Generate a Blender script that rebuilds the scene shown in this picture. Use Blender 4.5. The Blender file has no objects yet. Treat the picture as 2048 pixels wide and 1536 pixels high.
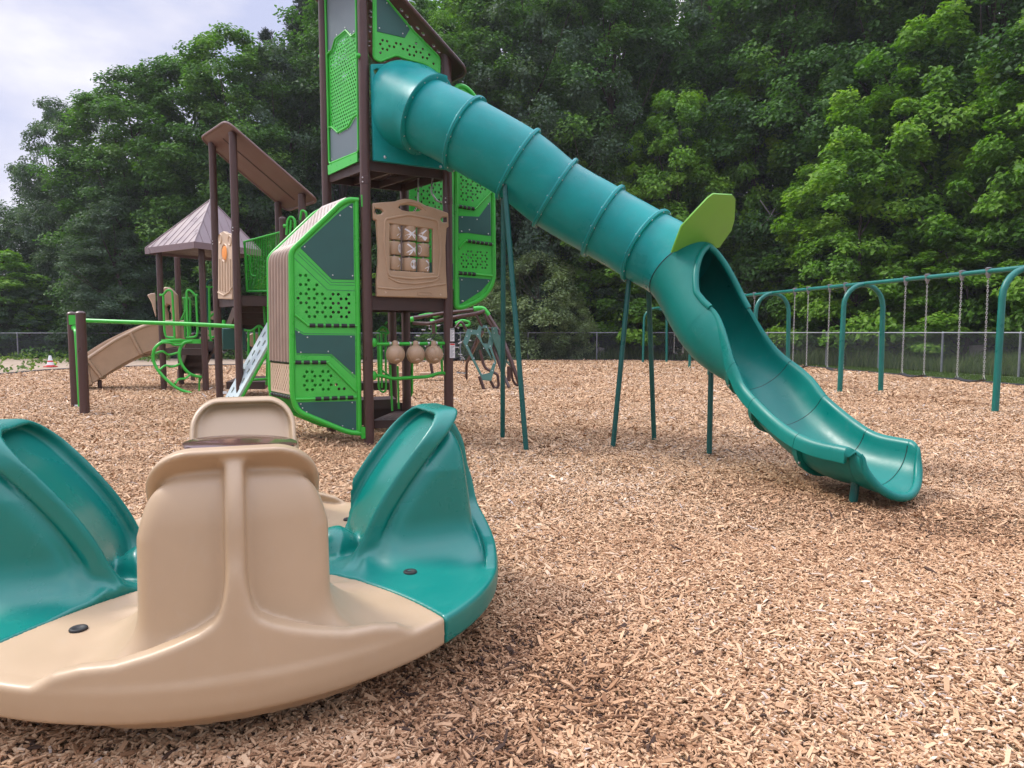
import bpy, math, random
import numpy as np
from math import sin, cos, pi, radians, atan, atan2, sqrt, hypot
from mathutils import Vector, Matrix
from mathutils.geometry import delaunay_2d_cdt
S = bpy.context.scene
COL = S.collection
rng = np.random.default_rng(7)
random.seed(7)

# ------------------------------------------------------------------ camera
H = 1.35; FOC = 1400.0; TH = atan(103/1400)
cam = bpy.data.objects.new('camera', bpy.data.cameras.new('camera'))
COL.objects.link(cam); S.camera = cam
cam.location = (0, 0, H); cam.rotation_euler = (pi/2-TH, 0, 0)
cam.data.sensor_width = 36; cam.data.lens = 36*FOC/2048
cam.data.clip_start = .05; cam.data.clip_end = 900

# ------------------------------------------------------------------ world and sun
SUN = Vector((-.72, .22, .85)).normalized()
w = bpy.data.worlds.new('World'); S.world = w; w.use_nodes = True
nt = w.node_tree; nt.nodes.clear(); L = nt.links
def nn(t, **k):
    n = nt.nodes.new(t)
    for a, b in k.items(): setattr(n, a, b)
    return n
out = nn('ShaderNodeOutputWorld'); bg = nn('ShaderNodeBackground'); L.new(bg.outputs[0], out.inputs[0])
sky = nn('ShaderNodeTexSky', sky_type='NISHITA', sun_disc=False)
sky.sun_elevation = math.asin(SUN.z); sky.sun_rotation = atan2(SUN.x, SUN.y)
sky.air_density = 1.2; sky.dust_density = 2.0
tc = nn('ShaderNodeTexCoord'); mp = nn('ShaderNodeMapping'); mp.inputs['Scale'].default_value = (1.3, 1.3, 3.2)
mp.inputs['Location'].default_value = (.35, .1, .2)
L.new(tc.outputs['Generated'], mp.inputs[0])
nz = nn('ShaderNodeTexNoise'); nz.inputs['Scale'].default_value = 2.1; nz.inputs['Detail'].default_value = 7; nz.inputs['Roughness'].default_value = .52
L.new(mp.outputs[0], nz.inputs['Vector'])
cr = nn('ShaderNodeValToRGB'); e = cr.color_ramp.elements
e[0].position = .40; e[0].color = (4.7, 5.0, 6.9, 1); e[1].position = .64; e[1].color = (8.9, 8.7, 9.1, 1)
q = cr.color_ramp.elements.new(.5); q.color = (6.2, 6.2, 7.4, 1)
L.new(nz.outputs['Fac'], cr.inputs[0])
mx = nn('ShaderNodeMix', data_type='RGBA'); mx.inputs[0].default_value = .93
L.new(sky.outputs[0], mx.inputs[6]); L.new(cr.outputs[0], mx.inputs[7])
sx = nn('ShaderNodeSeparateXYZ'); L.new(tc.outputs['Generated'], sx.inputs[0])
zr = nn('ShaderNodeMapRange', interpolation_type='SMOOTHSTEP'); zr.inputs[1].default_value = .38; zr.inputs[2].default_value = .95; zr.inputs[3].default_value = 1.0; zr.inputs[4].default_value = 3.3
L.new(sx.outputs[2], zr.inputs[0]); vm = nn('ShaderNodeVectorMath', operation='SCALE'); L.new(mx.outputs[2], vm.inputs[0]); L.new(zr.outputs[0], vm.inputs['Scale'])
L.new(vm.outputs[0], bg.inputs[0]); bg.inputs[1].default_value = .08
sl = bpy.data.lights.new('sun', 'SUN'); sl.energy = 1.8; sl.angle = radians(13); sl.color = (1, .95, .87)
so = bpy.data.objects.new('sun', sl); COL.objects.link(so); so.rotation_euler = SUN.to_track_quat('Z', 'Y').to_euler()
S.view_settings.view_transform = 'Standard'; S.view_settings.look = 'None'
S.view_settings.exposure = .74; S.view_settings.gamma = 1
S.cycles.max_bounces = 7; S.cycles.diffuse_bounces = 3; S.cycles.glossy_bounces = 3; S.cycles.transparent_max_bounces = 6

# ------------------------------------------------------------------ helpers
def ray(px, py):
    u = (px-1024)/FOC; v = (768-py)/FOC
    return Vector((u, cos(TH)+sin(TH)*v, -sin(TH)+cos(TH)*v))
CAM = Vector((0, 0, H))
def at(px, py, Y):
    r = ray(px, py); return CAM+r*(Y/r.y)
def gr(px, py, z=0.0):
    r = ray(px, py); return CAM+r*((z-H)/r.z)

class Fr:                                  # a working plane: origin, two axes, normal
    def __init__(s, O, a, b, n):
        s.O = Vector(O); s.a = Vector(a).normalized(); s.b = Vector(b).normalized(); s.n = Vector(n).normalized()
    def P(s, x, y, o=0.0): return s.O+s.a*x+s.b*y+s.n*o
    def uv(s, px, py):
        r = ray(px, py); k = (s.O-CAM).dot(s.n)/r.dot(s.n); p = CAM+r*k-s.O
        return (p.dot(s.a), p.dot(s.b))
def vplane(p, d):                           # vertical plane through p along d, normal towards the viewer
    d = Vector((d[0], d[1], 0)).normalized(); n = Vector((d.y, -d.x, 0))
    if n.y > 0: n = -n
    return Fr((p[0], p[1], 0), d, (0, 0, 1), n)

class MB:
    def __init__(s): s.v = []; s.f = []; s.pc = []
    def add(s, vs, fs):
        s.pc.append((len(s.v), len(s.f))); o = len(s.v); s.v += [tuple(x) for x in vs]; s.f += [tuple(i+o for i in f) for f in fs]; return s
    def box(s, c, sx, sy, sz, rot=0.0):
        c = Vector(c); ca, sa = cos(rot), sin(rot); vs = []
        for i in (-.5, .5):
            for j in (-.5, .5):
                for k in (-.5, .5):
                    x, y = i*sx, j*sy; vs.append((c.x+x*ca-y*sa, c.y+x*sa+y*ca, c.z+k*sz))
        return s.add(vs, [(0,1,3,2),(4,6,7,5),(0,4,5,1),(2,3,7,6),(0,2,6,4),(1,5,7,3)])
    def tube(s, pts, r, seg=10, closed=False, cap=True, rr=None):
        pts = [Vector(p) for p in pts]; n = len(pts)
        if n < 2: return s
        T = []
        for i in range(n):
            if closed: t = pts[(i+1) % n]-pts[i-1]
            else: t = pts[min(i+1, n-1)]-pts[max(i-1, 0)]
            T.append(t.normalized())
        up = Vector((0, 0, 1)) if abs(T[0].z) < .9 else Vector((1, 0, 0))
        A = (up-T[0]*up.dot(T[0])).normalized(); vs = []
        for i in range(n):
            A = (A-T[i]*A.dot(T[i])).normalized(); B = T[i].cross(A)
            ri = rr[i] if rr else r
            for k in range(seg):
                a = 2*pi*k/seg; vs.append(pts[i]+A*(cos(a)*ri)+B*(sin(a)*ri))
        fs = []
        for i in range(n if closed else n-1):
            j = (i+1) % n
            for k in range(seg):
                k2 = (k+1) % seg; fs.append((i*seg+k, i*seg+k2, j*seg+k2, j*seg+k))
        if cap and not closed:
            fs.append(tuple(range(seg-1, -1, -1))); fs.append(tuple((n-1)*seg+k for k in range(seg)))
        return s.add(vs, fs)
    def lathe(s, c, prof, seg=20, ax=None):
        c = Vector(c); Z = Vector(ax).normalized() if ax else Vector((0, 0, 1))
        X = Z.orthogonal().normalized() if ax else Vector((1, 0, 0)); Y = Z.cross(X); vs = []; fs = []
        for r, z in prof:
            for k in range(seg):
                a = 2*pi*k/seg; vs.append(c+Z*z+(X*cos(a)+Y*sin(a))*max(r, 1e-4))
        for i in range(len(prof)-1):
            for k in range(seg):
                k2 = (k+1) % seg; fs.append((i*seg+k, i*seg+k2, (i+1)*seg+k2, (i+1)*seg+k))
        return s.add(vs, fs)
    def plate(s, fr, poly, holes=(), th=.012, off=0.0, extra=0.0):
        """flat plate on plane fr with real holes; holes = lists of 2-D points"""
        poly = [Vector(p) for p in poly]
        area = sum(poly[i-1].x*poly[i].y-poly[i].x*poly[i-1].y for i in range(len(poly)))
        if area < 0: poly.reverse()
        V2 = list(poly); E = [(i, (i+1) % len(poly)) for i in range(len(poly))]; loops = [list(range(len(poly)))]
        for h in holes:
            h = [Vector(p) for p in h]
            ar = sum(h[i-1].x*h[i].y-h[i].x*h[i-1].y for i in range(len(h)))
            if ar > 0: h.reverse()
            o = len(V2); V2 += h; n = len(h); E += [(o+i, o+(i+1) % n) for i in range(n)]; loops.append(list(range(o, o+n)))
        res = delaunay_2d_cdt(V2, E, [], 1, 1e-6)
        ov = res[0]; of = res[2]; orig = res[3]
        hb = []
        for h in loops[1:]:
            P = [V2[i] for i in h]; hb.append((min(p.x for p in P), max(p.x for p in P), min(p.y for p in P), max(p.y for p in P), P))
        def inh(c):
            for x0, x1, y0, y1, P in hb:
                if x0 < c.x < x1 and y0 < c.y < y1 and inpoly(c, P): return True
            return False
        tris = []
        for f in of:
            c = sum((ov[i] for i in f), Vector((0, 0)))/len(f)
            if inpoly(c, poly) and not inh(c): tris.append(f)
        N = len(ov); mp_ = {}
        for i, o in enumerate(orig):
            for k in o: mp_[k] = i
        vs = [fr.P(p.x, p.y, off+th/2) for p in ov]+[fr.P(p.x, p.y, off-th/2) for p in ov]
        flip = fr.a.cross(fr.b).dot(fr.n) < 0
        fs = []
        for f in tris:
            a = tuple(f)
            fs.append(a if not flip else a[::-1]); b = tuple(i+N for i in a[::-1]); fs.append(b if not flip else b[::-1])
        for lp in loops:
            n = len(lp)
            for i in range(n):
                a, b = mp_.get(lp[i]), mp_.get(lp[(i+1) % n])
                if a is None or b is None: continue
                f = (a, a+N, b+N, b); fs.append(f if not flip else f[::-1])
        return s.add(vs, fs)

def inpoly(c, P):
    x, y = c[0], c[1]; r = False; j = len(P)-1
    for i in range(len(P)):
        xi, yi = P[i][0], P[i][1]; xj, yj = P[j][0], P[j][1]
        if (yi > y) != (yj > y) and x < (xj-xi)*(y-yi)/(yj-yi)+xi: r = not r
        j = i
    return r
def pdist(c, P):
    m = 1e9
    for i in range(len(P)):
        a = Vector(P[i-1]); b = Vector(P[i]); d = b-a; t = max(0, min(1, (Vector(c)-a).dot(d)/max(d.length_squared, 1e-12)))
        m = min(m, (Vector(c)-a-d*t).length)
    return m
def holes_in(poly, sp, r, honey=True, n=8, margin=None, rot=.39):
    margin = r*1.7 if margin is None else margin
    xs = [p[0] for p in poly]; ys = [p[1] for p in poly]; o = []; j = 0; y = min(ys)
    while y < max(ys):
        i = 0; x = min(xs)-(j % 2)*sp/2-sp
        while x < max(xs):
            ok = (not honey) or (i-(j+j % 2)//2-j) % 3 != 0
            if ok and inpoly((x, y), poly) and pdist((x, y), poly) > margin:
                o.append([(x+r*cos(rot+2*pi*q/n), y+r*sin(rot+2*pi*q/n)) for q in range(n)])
            x += sp; i += 1
        y += sp*.866; j += 1
    return o
def fil(pts, rad=.06, n=5, closed=False):
    pts = [Vector(p) for p in pts]; o = []
    N = len(pts)
    for i, p in enumerate(pts):
        if not closed and (i == 0 or i == N-1): o.append(p); continue
        a = pts[i-1]; b = pts[(i+1) % N]; d1 = a-p; d2 = b-p
        if d1.length < 1e-6 or d2.length < 1e-6: continue
        r = min(rad, d1.length*.48, d2.length*.48); A = p+d1.normalized()*r; B = p+d2.normalized()*r
        for k in range(n+1):
            t = k/n; o.append(A*(1-t)**2+p*(2*t*(1-t))+B*t*t)
    return o
def cat(pts, n=6):
    P = [Vector(p) for p in pts]; P = [P[0]*2-P[1]]+P+[P[-1]*2-P[-2]]; o = []
    for i in range(1, len(P)-2):
        for k in range(n):
            t = k/n; a, b, c, d = P[i-1:i+3]
            o.append(.5*((2*b)+(c-a)*t+(2*a-5*b+4*c-d)*t*t+(3*b-a-3*c+d)*t**3))
    o.append(P[-2]); return o

def wloc(o):
    v = Vector((0, 0, 0))
    while o is not None: v += o.location; o = o.parent
    return v
def tag(o, label=None, cat=None, group=None, kind=None):
    if label: o['label'] = label
    if cat: o['category'] = cat
    if group: o['group'] = group
    if kind: o['kind'] = kind
    return o
def thing(name, label, cat, loc=(0, 0, 0), group=None):
    o = bpy.data.objects.new(name, None); COL.objects.link(o); o.location = loc; o.empty_display_size = .2
    return tag(o, label, cat, group)
def smooth(me, ang=40):
    me.shade_smooth()
    me.set_sharp_from_angle(angle=radians(ang))
SPLIT = {'bolt', 'clamp', 'rope_clip', 'hand_loop', 'grab_bar', 'grip', 'collar_ring', 'low_seat', 'slot_line', 'side_rail', 'bar'}
def part(name, mb, mat, parent=None, label=None, ang=40, loc=None, bev=0):
    if name in SPLIT and len(mb.pc) > 1:          # each separate piece becomes an object of its own
        for i, (v0, f0) in enumerate(mb.pc):
            v1, f1 = mb.pc[i+1] if i+1 < len(mb.pc) else (len(mb.v), len(mb.f))
            m1 = MB(); m1.add(mb.v[v0:v1], [tuple(k-v0 for k in f) for f in mb.f[f0:f1]]); o = part(name, m1, mat, parent, label, ang, loc, bev)
        return o
    base = wloc(parent) if parent is not None else Vector(loc or (0, 0, 0))
    me = bpy.data.meshes.new(name)
    me.from_pydata([(x-base.x, y-base.y, z-base.z) for x, y, z in mb.v], [], mb.f); me.validate(); me.update()
    if ang: smooth(me, ang)
    me.materials.append(mat)
    o = bpy.data.objects.new(name, me); COL.objects.link(o)
    if parent is not None: o.parent = parent
    else: o.location = base
    if bev:
        b = o.modifiers.new('b', 'BEVEL'); b.width = bev; b.segments = 2; b.limit_method = 'ANGLE'; b.angle_limit = radians(50)
    if label: o['label'] = label
    return o
def npmesh(name, v, f, mat, attr=None, smooth_=False):
    """v (N,3), f (M,k) numpy; attr: dict name -> (M,) face floats"""
    me = bpy.data.meshes.new(name); v = np.ascontiguousarray(v, np.float32); f = np.ascontiguousarray(f, np.int32)
    me.vertices.add(len(v)); me.vertices.foreach_set('co', v.ravel())
    k = f.shape[1]; me.loops.add(f.size); me.loops.foreach_set('vertex_index', f.ravel())
    me.polygons.add(len(f)); me.polygons.foreach_set('loop_start', np.arange(0, f.size, k, dtype=np.int32))
    me.update(calc_edges=True)
    if attr:
        for n, a in attr.items():
            t = me.attributes.new(n, 'FLOAT', 'FACE'); t.data.foreach_set('value', np.ascontiguousarray(a, np.float32))
    me.materials.append(mat)
    if smooth_: me.shade_smooth()
    else: me.shade_flat()
    return me
def nobj(name, me, parent=None, loc=(0, 0, 0)):
    o = bpy.data.objects.new(name, me); COL.objects.link(o); o.location = loc
    if parent is not None: o.parent = parent
    return o
def copy_tree(o, parent=None):
    c = o.copy(); COL.objects.link(c); c.parent = parent
    for ch in list(o.children): copy_tree(ch, c)
    return c

# ------------------------------------------------------------------ materials
def mat(name, col, rough=.5, var=.12, scale=6.0, bump=0.0, bscale=60.0, metal=0.0, spec=.5, col2=None, rvar=.15, stretch=None, coat=0.0, wear=0.0):
    m = bpy.data.materials.new(name); m.use_nodes = True; t = m.node_tree; N = t.nodes; K = t.links
    b = N['Principled BSDF']; b.inputs['Roughness'].default_value = rough; b.inputs['Metallic'].default_value = metal
    b.inputs['Specular IOR Level'].default_value = spec
    b.inputs['Coat Weight'].default_value = coat; b.inputs['Coat Roughness'].default_value = .15
    tc = N.new('ShaderNodeTexCoord'); vec = tc.outputs['Object']
    if stretch:
        mp = N.new('ShaderNodeMapping'); mp.inputs['Scale'].default_value = stretch; K.new(vec, mp.inputs[0]); vec = mp.outputs[0]
    n = N.new('ShaderNodeTexNoise'); n.inputs['Scale'].default_value = scale; n.inputs['Detail'].default_value = 6; n.inputs['Roughness'].default_value = .6
    K.new(vec, n.inputs['Vector'])
    c2 = col2 or tuple(min(1, c*(1+var)) for c in col); c1 = tuple(c*(1-var) for c in col) if not col2 else col
    r = N.new('ShaderNodeValToRGB'); r.color_ramp.elements[0].position = .32; r.color_ramp.elements[1].position = .68
    r.color_ramp.elements[0].color = (*c1, 1); r.color_ramp.elements[1].color = (*c2, 1)
    K.new(n.outputs['Fac'], r.inputs[0]); K.new(r.outputs[0], b.inputs['Base Color'])
    mr = N.new('ShaderNodeMapRange'); mr.inputs[1].default_value = .3; mr.inputs[2].default_value = .7
    mr.inputs[3].default_value = max(0, rough-rvar*.6); mr.inputs[4].default_value = min(1, rough+rvar)
    K.new(n.outputs['Fac'], mr.inputs[0]); K.new(mr.outputs[0], b.inputs['Roughness'])
    if wear:                                  # dust, scuffs and faint scratches
        w1 = N.new('ShaderNodeTexNoise'); w1.inputs['Scale'].default_value = 5.5; w1.inputs['Detail'].default_value = 9; w1.inputs['Roughness'].default_value = .72; w1.inputs['Distortion'].default_value = .6
        mw = N.new('ShaderNodeMapping'); mw.inputs['Scale'].default_value = (1, 3.2, 1.6); mw.inputs['Rotation'].default_value = (.3, .5, .9); K.new(tc.outputs['Object'], mw.inputs[0]); K.new(mw.outputs[0], w1.inputs['Vector'])
        wr = N.new('ShaderNodeMapRange'); wr.inputs[1].default_value = .55; wr.inputs[2].default_value = .78; wr.inputs[4].default_value = wear; K.new(w1.outputs['Fac'], wr.inputs[0])
        v = N.new('ShaderNodeTexVoronoi'); v.feature = 'DISTANCE_TO_EDGE'; v.inputs['Scale'].default_value = 3.1; mv = N.new('ShaderNodeMapping'); mv.inputs['Scale'].default_value = (.5, 3.5, 5); mv.inputs['Rotation'].default_value = (.6, .2, .4)
        K.new(tc.outputs['Object'], mv.inputs[0]); K.new(mv.outputs[0], v.inputs['Vector'])
        vr = N.new('ShaderNodeMapRange'); vr.inputs[1].default_value = .0; vr.inputs[2].default_value = .007; vr.inputs[3].default_value = wear*1.1; vr.inputs[4].default_value = 0; K.new(v.outputs['Distance'], vr.inputs[0])
        ms = N.new('ShaderNodeMath'); ms.operation = 'MULTIPLY'; K.new(vr.outputs[0], ms.inputs[0]); K.new(n.outputs['Fac'], ms.inputs[1])
        sm = N.new('ShaderNodeMath'); sm.operation = 'ADD'; sm.use_clamp = True; K.new(wr.outputs[0], sm.inputs[0]); K.new(ms.outputs[0], sm.inputs[1])
        mxw = N.new('ShaderNodeMix'); mxw.data_type = 'RGBA'; K.new(sm.outputs[0], mxw.inputs[0]); K.new(r.outputs[0], mxw.inputs[6])
        g_ = sum(col)/3; mxw.inputs[7].default_value = (.55*col[0]+.45*(g_+.18), .55*col[1]+.45*(g_+.17), .55*col[2]+.45*(g_+.15), 1); K.new(mxw.outputs[2], b.inputs['Base Color'])
    if bump:
        n2 = N.new('ShaderNodeTexNoise'); n2.inputs['Scale'].default_value = bscale; n2.inputs['Detail'].default_value = 4; K.new(vec, n2.inputs['Vector'])
        bp = N.new('ShaderNodeBump'); bp.inputs['Strength'].default_value = bump; bp.inputs['Distance'].default_value = .01
        K.new(n2.outputs['Fac'], bp.inputs['Height']); K.new(bp.outputs[0], b.inputs['Normal'])
    return m
M_teal = mat('teal_plastic', (.0, .235, .228), .34, .12, 2.5, .05, 180, rvar=.2, spec=.28, wear=.22)
M_chute = mat('chute_green', (.0, .165, .135), .33, .12, 2.2, .05, 180, rvar=.18, spec=.32, wear=.25)
M_tealw = mat('whirl_teal', (.0, .165, .132), .27, .06, 2.0, .03, 300, rvar=.16, wear=.10)
M_tanw = mat('whirl_tan', (.405, .29, .178), .36, .05, 2.0, .03, 300, rvar=.16, wear=.15)
M_tan = mat('tan_plastic', (.39, .265, .165), .45, .08, 4, .05, 200, wear=.2)
M_tand = mat('tan_pipe', (.30, .215, .165), .4, .08, 5)
M_tanl = mat('tan_light', (.50, .37, .26), .5, .06, 4)
M_green = mat('bright_green_coat', (.035, .42, .035), .33, .08, 5, .03, 250, wear=.15)
M_mint = mat('green_sheet', (.045, .46, .05), .30, .07, 4, .03, 250, spec=.6, wear=.15)
M_insert = mat('dark_teal_sheet', (.018, .088, .076), .42, .10, 3, .03, 300)
M_brown = mat('brown_post', (.064, .029, .024), .36, .12, 5, .03, 200, stretch=(1, 1, .25), wear=.2)
M_brownd = mat('brown_deck', (.045, .022, .018), .5, .2, 7, .1, 120)
M_roof = mat('brown_roof', (.15, .085, .072), .42, .10, 3, .03, 150)
M_roofl = mat('pyramid_roof', (.17, .115, .12), .33, .08, 3, .02, 150)
M_leg = mat('dark_green_steel', (.002, .085, .075), .32, .1, 5)
M_steelg = mat('swing_green_steel', (.002, .13, .105), .34, .1, 5)
M_leaf = mat('lime_sheet', (.16, .43, .05), .4, .06, 3)
M_black = mat('black_rubber', (.012, .012, .012), .6, .2, 9)
M_steel = mat('bright_steel', (.6, .6, .6), .3, .08, 30, metal=.9)
M_wire = mat('fence_wire', (.09, .095, .10), .6, .2, 12, metal=.3)
M_galv = mat('galvanised', (.21, .22, .235), .5, .15, 12, metal=.5)
M_chain = mat('chain_steel', (.50, .50, .48), .4, .2, 40, metal=.7)
M_white = mat('white_paint', (.72, .72, .74), .45, .06, 8)
M_pale = mat('pale_blue_sheet', (.50, .60, .61), .38, .05, 3)
M_dgreen = mat('hex_plate', (.045, .135, .105), .45, .1, 4)
M_orange = mat('orange_plastic', (.75, .26, .03), .4, .08, 5)
M_red = mat('cone_red', (.6, .04, .03), .5, .1, 9)
M_hub = mat('hub_brown', (.10, .045, .035), .12, .08, 4, rvar=.05, coat=.5)
M_sticker = mat('sticker_white', (.68, .68, .68), .5, .03, 9)
M_print = mat('sticker_print', (.25, .27, .3), .5, .1, 60)
M_bark = mat('bark', (.055, .042, .033), .9, .4, 14, .6, 30, stretch=(1, 1, .3))
M_deadwood = mat('dead_wood', (.26, .24, .22), .9, .25, 14, .5, 30, stretch=(1, 1, .3))
M_clip = mat('clip_grey', (.38, .38, .37), .5, .1, 9)
M_rope = mat('net_rope', (.04, .04, .04), .8, .2, 9)
# ------------------------------------------------------------------ ground
def ground_mat():
    m = bpy.data.materials.new('wood_chip_bed'); m.use_nodes = True; t = m.node_tree; N = t.nodes; K = t.links; b = N['Principled BSDF']
    b.inputs['Roughness'].default_value = .95; b.inputs['Specular IOR Level'].default_value = .15
    tc = N.new('ShaderNodeTexCoord')
    hs = []
    for i, (ro, sx, sy) in enumerate(((.3, 26, 75), (1.7, 30, 85), (2.6, 24, 90))):
        mp = N.new('ShaderNodeMapping'); mp.inputs['Rotation'].default_value = (0, 0, ro); mp.inputs['Scale'].default_value = (sx, sy, 30); mp.inputs['Location'].default_value = (i*3.1, i, 0)
        K.new(tc.outputs['Object'], mp.inputs[0])
        nw = N.new('ShaderNodeTexNoise'); nw.inputs['Scale'].default_value = .5; K.new(mp.outputs[0], nw.inputs['Vector'])
        v = N.new('ShaderNodeTexVoronoi'); v.feature = 'F1'; v.inputs['Scale'].default_value = 1.0; K.new(mp.outputs[0], v.inputs['Vector'])
        hs.append(v)
    mixc = N.new('ShaderNodeMix'); mixc.data_type = 'RGBA'
    big = N.new('ShaderNodeTexNoise'); big.inputs['Scale'].default_value = 40; K.new(tc.outputs['Object'], big.inputs['Vector'])
    st = N.new('ShaderNodeMapRange'); st.inputs[1].default_value = .45; st.inputs[2].default_value = .55; K.new(big.outputs['Fac'], st.inputs[0])
    K.new(st.outputs[0], mixc.inputs[0]); K.new(hs[0].outputs['Color'], mixc.inputs[6]); K.new(hs[1].outputs['Color'], mixc.inputs[7])
    mix2 = N.new('ShaderNodeMix'); mix2.data_type = 'RGBA'
    big2 = N.new('ShaderNodeTexNoise'); big2.inputs['Scale'].default_value = 33; big2.inputs['Detail'].default_value = 4; K.new(tc.outputs['Object'], big2.inputs['Vector'])
    st2 = N.new('ShaderNodeMapRange'); st2.inputs[1].default_value = .5; st2.inputs[2].default_value = .56; K.new(big2.outputs['Fac'], st2.inputs[0])
    K.new(st2.outputs[0], mix2.inputs[0]); K.new(mixc.outputs[2], mix2.inputs[6]); K.new(hs[2].outputs['Color'], mix2.inputs[7])
    sep = N.new('ShaderNodeSeparateColor'); K.new(mix2.outputs[2], sep.inputs[0])
    r = N.new('ShaderNodeValToRGB'); el = r.color_ramp.elements
    el[0].position = 0; el[0].color = (.13, .07, .036, 1); el[1].position = 1; el[1].color = (.66, .48, .30, 1)
    for p, c in ((.22, (.26, .15, .08, 1)), (.5, (.41, .26, .145, 1)), (.8, (.53, .36, .21, 1))): el.new(p).color = c
    K.new(sep.outputs[0], r.inputs[0])
    low = N.new('ShaderNodeTexNoise'); low.inputs['Scale'].default_value = .55; low.inputs['Detail'].default_value = 5; K.new(tc.outputs['Object'], low.inputs['Vector'])
    lr = N.new('ShaderNodeMapRange'); lr.inputs[1].default_value = .35; lr.inputs[2].default_value = .65; lr.inputs[3].default_value = .86; lr.inputs[4].default_value = 1.1; K.new(low.outputs['Fac'], lr.inputs[0])
    mul = N.new('ShaderNodeVectorMath'); mul.operation = 'SCALE'; K.new(r.outputs[0], mul.inputs[0]); K.new(lr.outputs[0], mul.inputs['Scale'])
    K.new(mul.outputs[0], b.inputs['Base Color'])
    bp = N.new('ShaderNodeBump'); bp.inputs['Strength'].default_value = .9; bp.inputs['Distance'].default_value = .02
    K.new(sep.outputs[1], bp.inputs['Height']); K.new(bp.outputs[0], b.inputs['Normal'])
    return m
M_bed = ground_mat()
M_soil = mat('forest_soil', (.07, .05, .035), .95, .4, 3, .6, 12, col2=(.13, .10, .06))
M_sand = mat('sandy_soil', (.26, .19, .13), .95, .3, 2.2, .5, 40, col2=(.40, .31, .23))
M_lawn = mat('lawn_soil', (.045, .075, .02), .95, .3, 3, .5, 40, col2=(.08, .12, .035))

def relief(x, y):
    return .02*np.sin(x*1.9+1.3)*np.sin(y*1.55+.4)+.012*np.sin(x*4.3+y*2.1)+.009*np.sin(y*5.7-x*3.1+2)-.05*np.exp(-((x-3.0)**2+(y-4.75)**2)/.35)
EDGE = [(-40, -12), (-40, 10), (-17.5, 19.5), (-16.3, 22.2), (-16.6, 25.0), (-15, 27.5), (-11.5, 28.8), (-4, 32), (0, 34.05), (6.6, 34.0), (9.0, 32.2),
        (11.5, 29.6), (11.9, 24.6), (12.3, 21.2), (12.9, 17.6), (14.5, 10), (16, -12)]
me = MB().add([(-420, -300, -.32), (420, -300, -.32), (420, 520, -.32), (-420, 520, -.32)], [(0, 1, 2, 3)])
tag(part('ground', me, M_soil, ang=0), kind='structure')
def sheet(name, poly, z, m, dens=None):
    mb = MB().plate(Fr((0, 0, 0), (1, 0, 0), (0, 1, 0), (0, 0, 1)), poly, [], .28, z-.14)
    return tag(part(name, mb, m, ang=0), kind='structure')
sheet('sandy_ground', [(-60, 14), (-60, 38.5), (-20, 37.4), (-3, 35.6), (-3, 30), (-20, 12)], -.03, M_sand)
sheet('lawn', [(5, 33.5), (8.6, 34.6), (13.4, 29), (15.9, 21.7), (22, 5), (10, 5), (10, 28)], -.034, M_lawn)
# chip bed as a fine grid where it is near, cut to the bed outline elsewhere
gx = np.concatenate([np.arange(-8, 8.01, .1)]); gy = np.arange(.6, 13.01, .1)
X, Y = np.meshgrid(gx, gy); fade = np.clip(np.minimum.reduce([8-np.abs(X), 13-Y, Y-.6])/1.0, 0, 1)
V = np.stack([X, Y, (relief(X, Y)-.012)*fade+.008], -1).reshape(-1, 3); nxg = len(gx)
I = (np.arange(len(gy)-1)[:, None]*nxg+np.arange(nxg-1)[None]).ravel()
me = npmesh('wood_chip_bed_near', V, np.stack([I, I+1, I+1+nxg, I+nxg], 1), M_bed, smooth_=True)
tag(nobj('chip_bed_relief', me), kind='structure')
hole = [(-7.9, .7), (7.9, .7), (7.9, 12.9), (-7.9, 12.9)]
mb = MB().plate(Fr((0, 0, 0), (1, 0, 0), (0, 1, 0), (0, 0, 1)), EDGE, [hole], .24, -.12)
tag(part('chip_bed', mb, M_bed, ang=0), kind='structure')

# loose chips lying on the bed
def chip_mat():
    m = bpy.data.materials.new('wood_chip'); m.use_nodes = True; t = m.node_tree; N = t.nodes; K = t.links; b = N['Principled BSDF']
    b.inputs['Roughness'].default_value = .85; b.inputs['Specular IOR Level'].default_value = .2
    a = N.new('ShaderNodeAttribute'); a.attribute_name = 'tint'
    r = N.new('ShaderNodeValToRGB'); el = r.color_ramp.elements
    el[0].position = 0; el[0].color = (.06, .036, .026, 1); el[1].position = 1; el[1].color = (.80, .62, .44, 1)
    for p, c in ((.12, (.175, .088, .045, 1)), (.3, (.31, .17, .09, 1)), (.5, (.44, .265, .15, 1)), (.72, (.55, .362, .215, 1)), (.86, (.61, .435, .275, 1)), (.93, (.40, .345, .31, 1))): el.new(p).color = c
    K.new(a.outputs['Fac'], r.inputs[0])
    tc = N.new('ShaderNodeTexCoord'); n = N.new('ShaderNodeTexNoise'); n.inputs['Scale'].default_value = 160; K.new(tc.outputs['Object'], n.inputs['Vector'])
    mr = N.new('ShaderNodeMapRange'); mr.inputs[3].default_value = .75; mr.inputs[4].default_value = 1.25; K.new(n.outputs['Fac'], mr.inputs[0])
    mu = N.new('ShaderNodeVectorMath'); mu.operation = 'SCALE'; K.new(r.outputs[0], mu.inputs[0]); K.new(mr.outputs[0], mu.inputs['Scale'])
    K.new(mu.outputs[0], b.inputs['Base Color']); return m
M_chip = chip_mat()
def lown(x, y):
    return (np.sin(x*1.1+2*np.sin(y*.7))+np.sin(y*1.4+1.7*np.sin(x*.9+1))+np.sin((x+y)*2.3+1))/3
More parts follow.
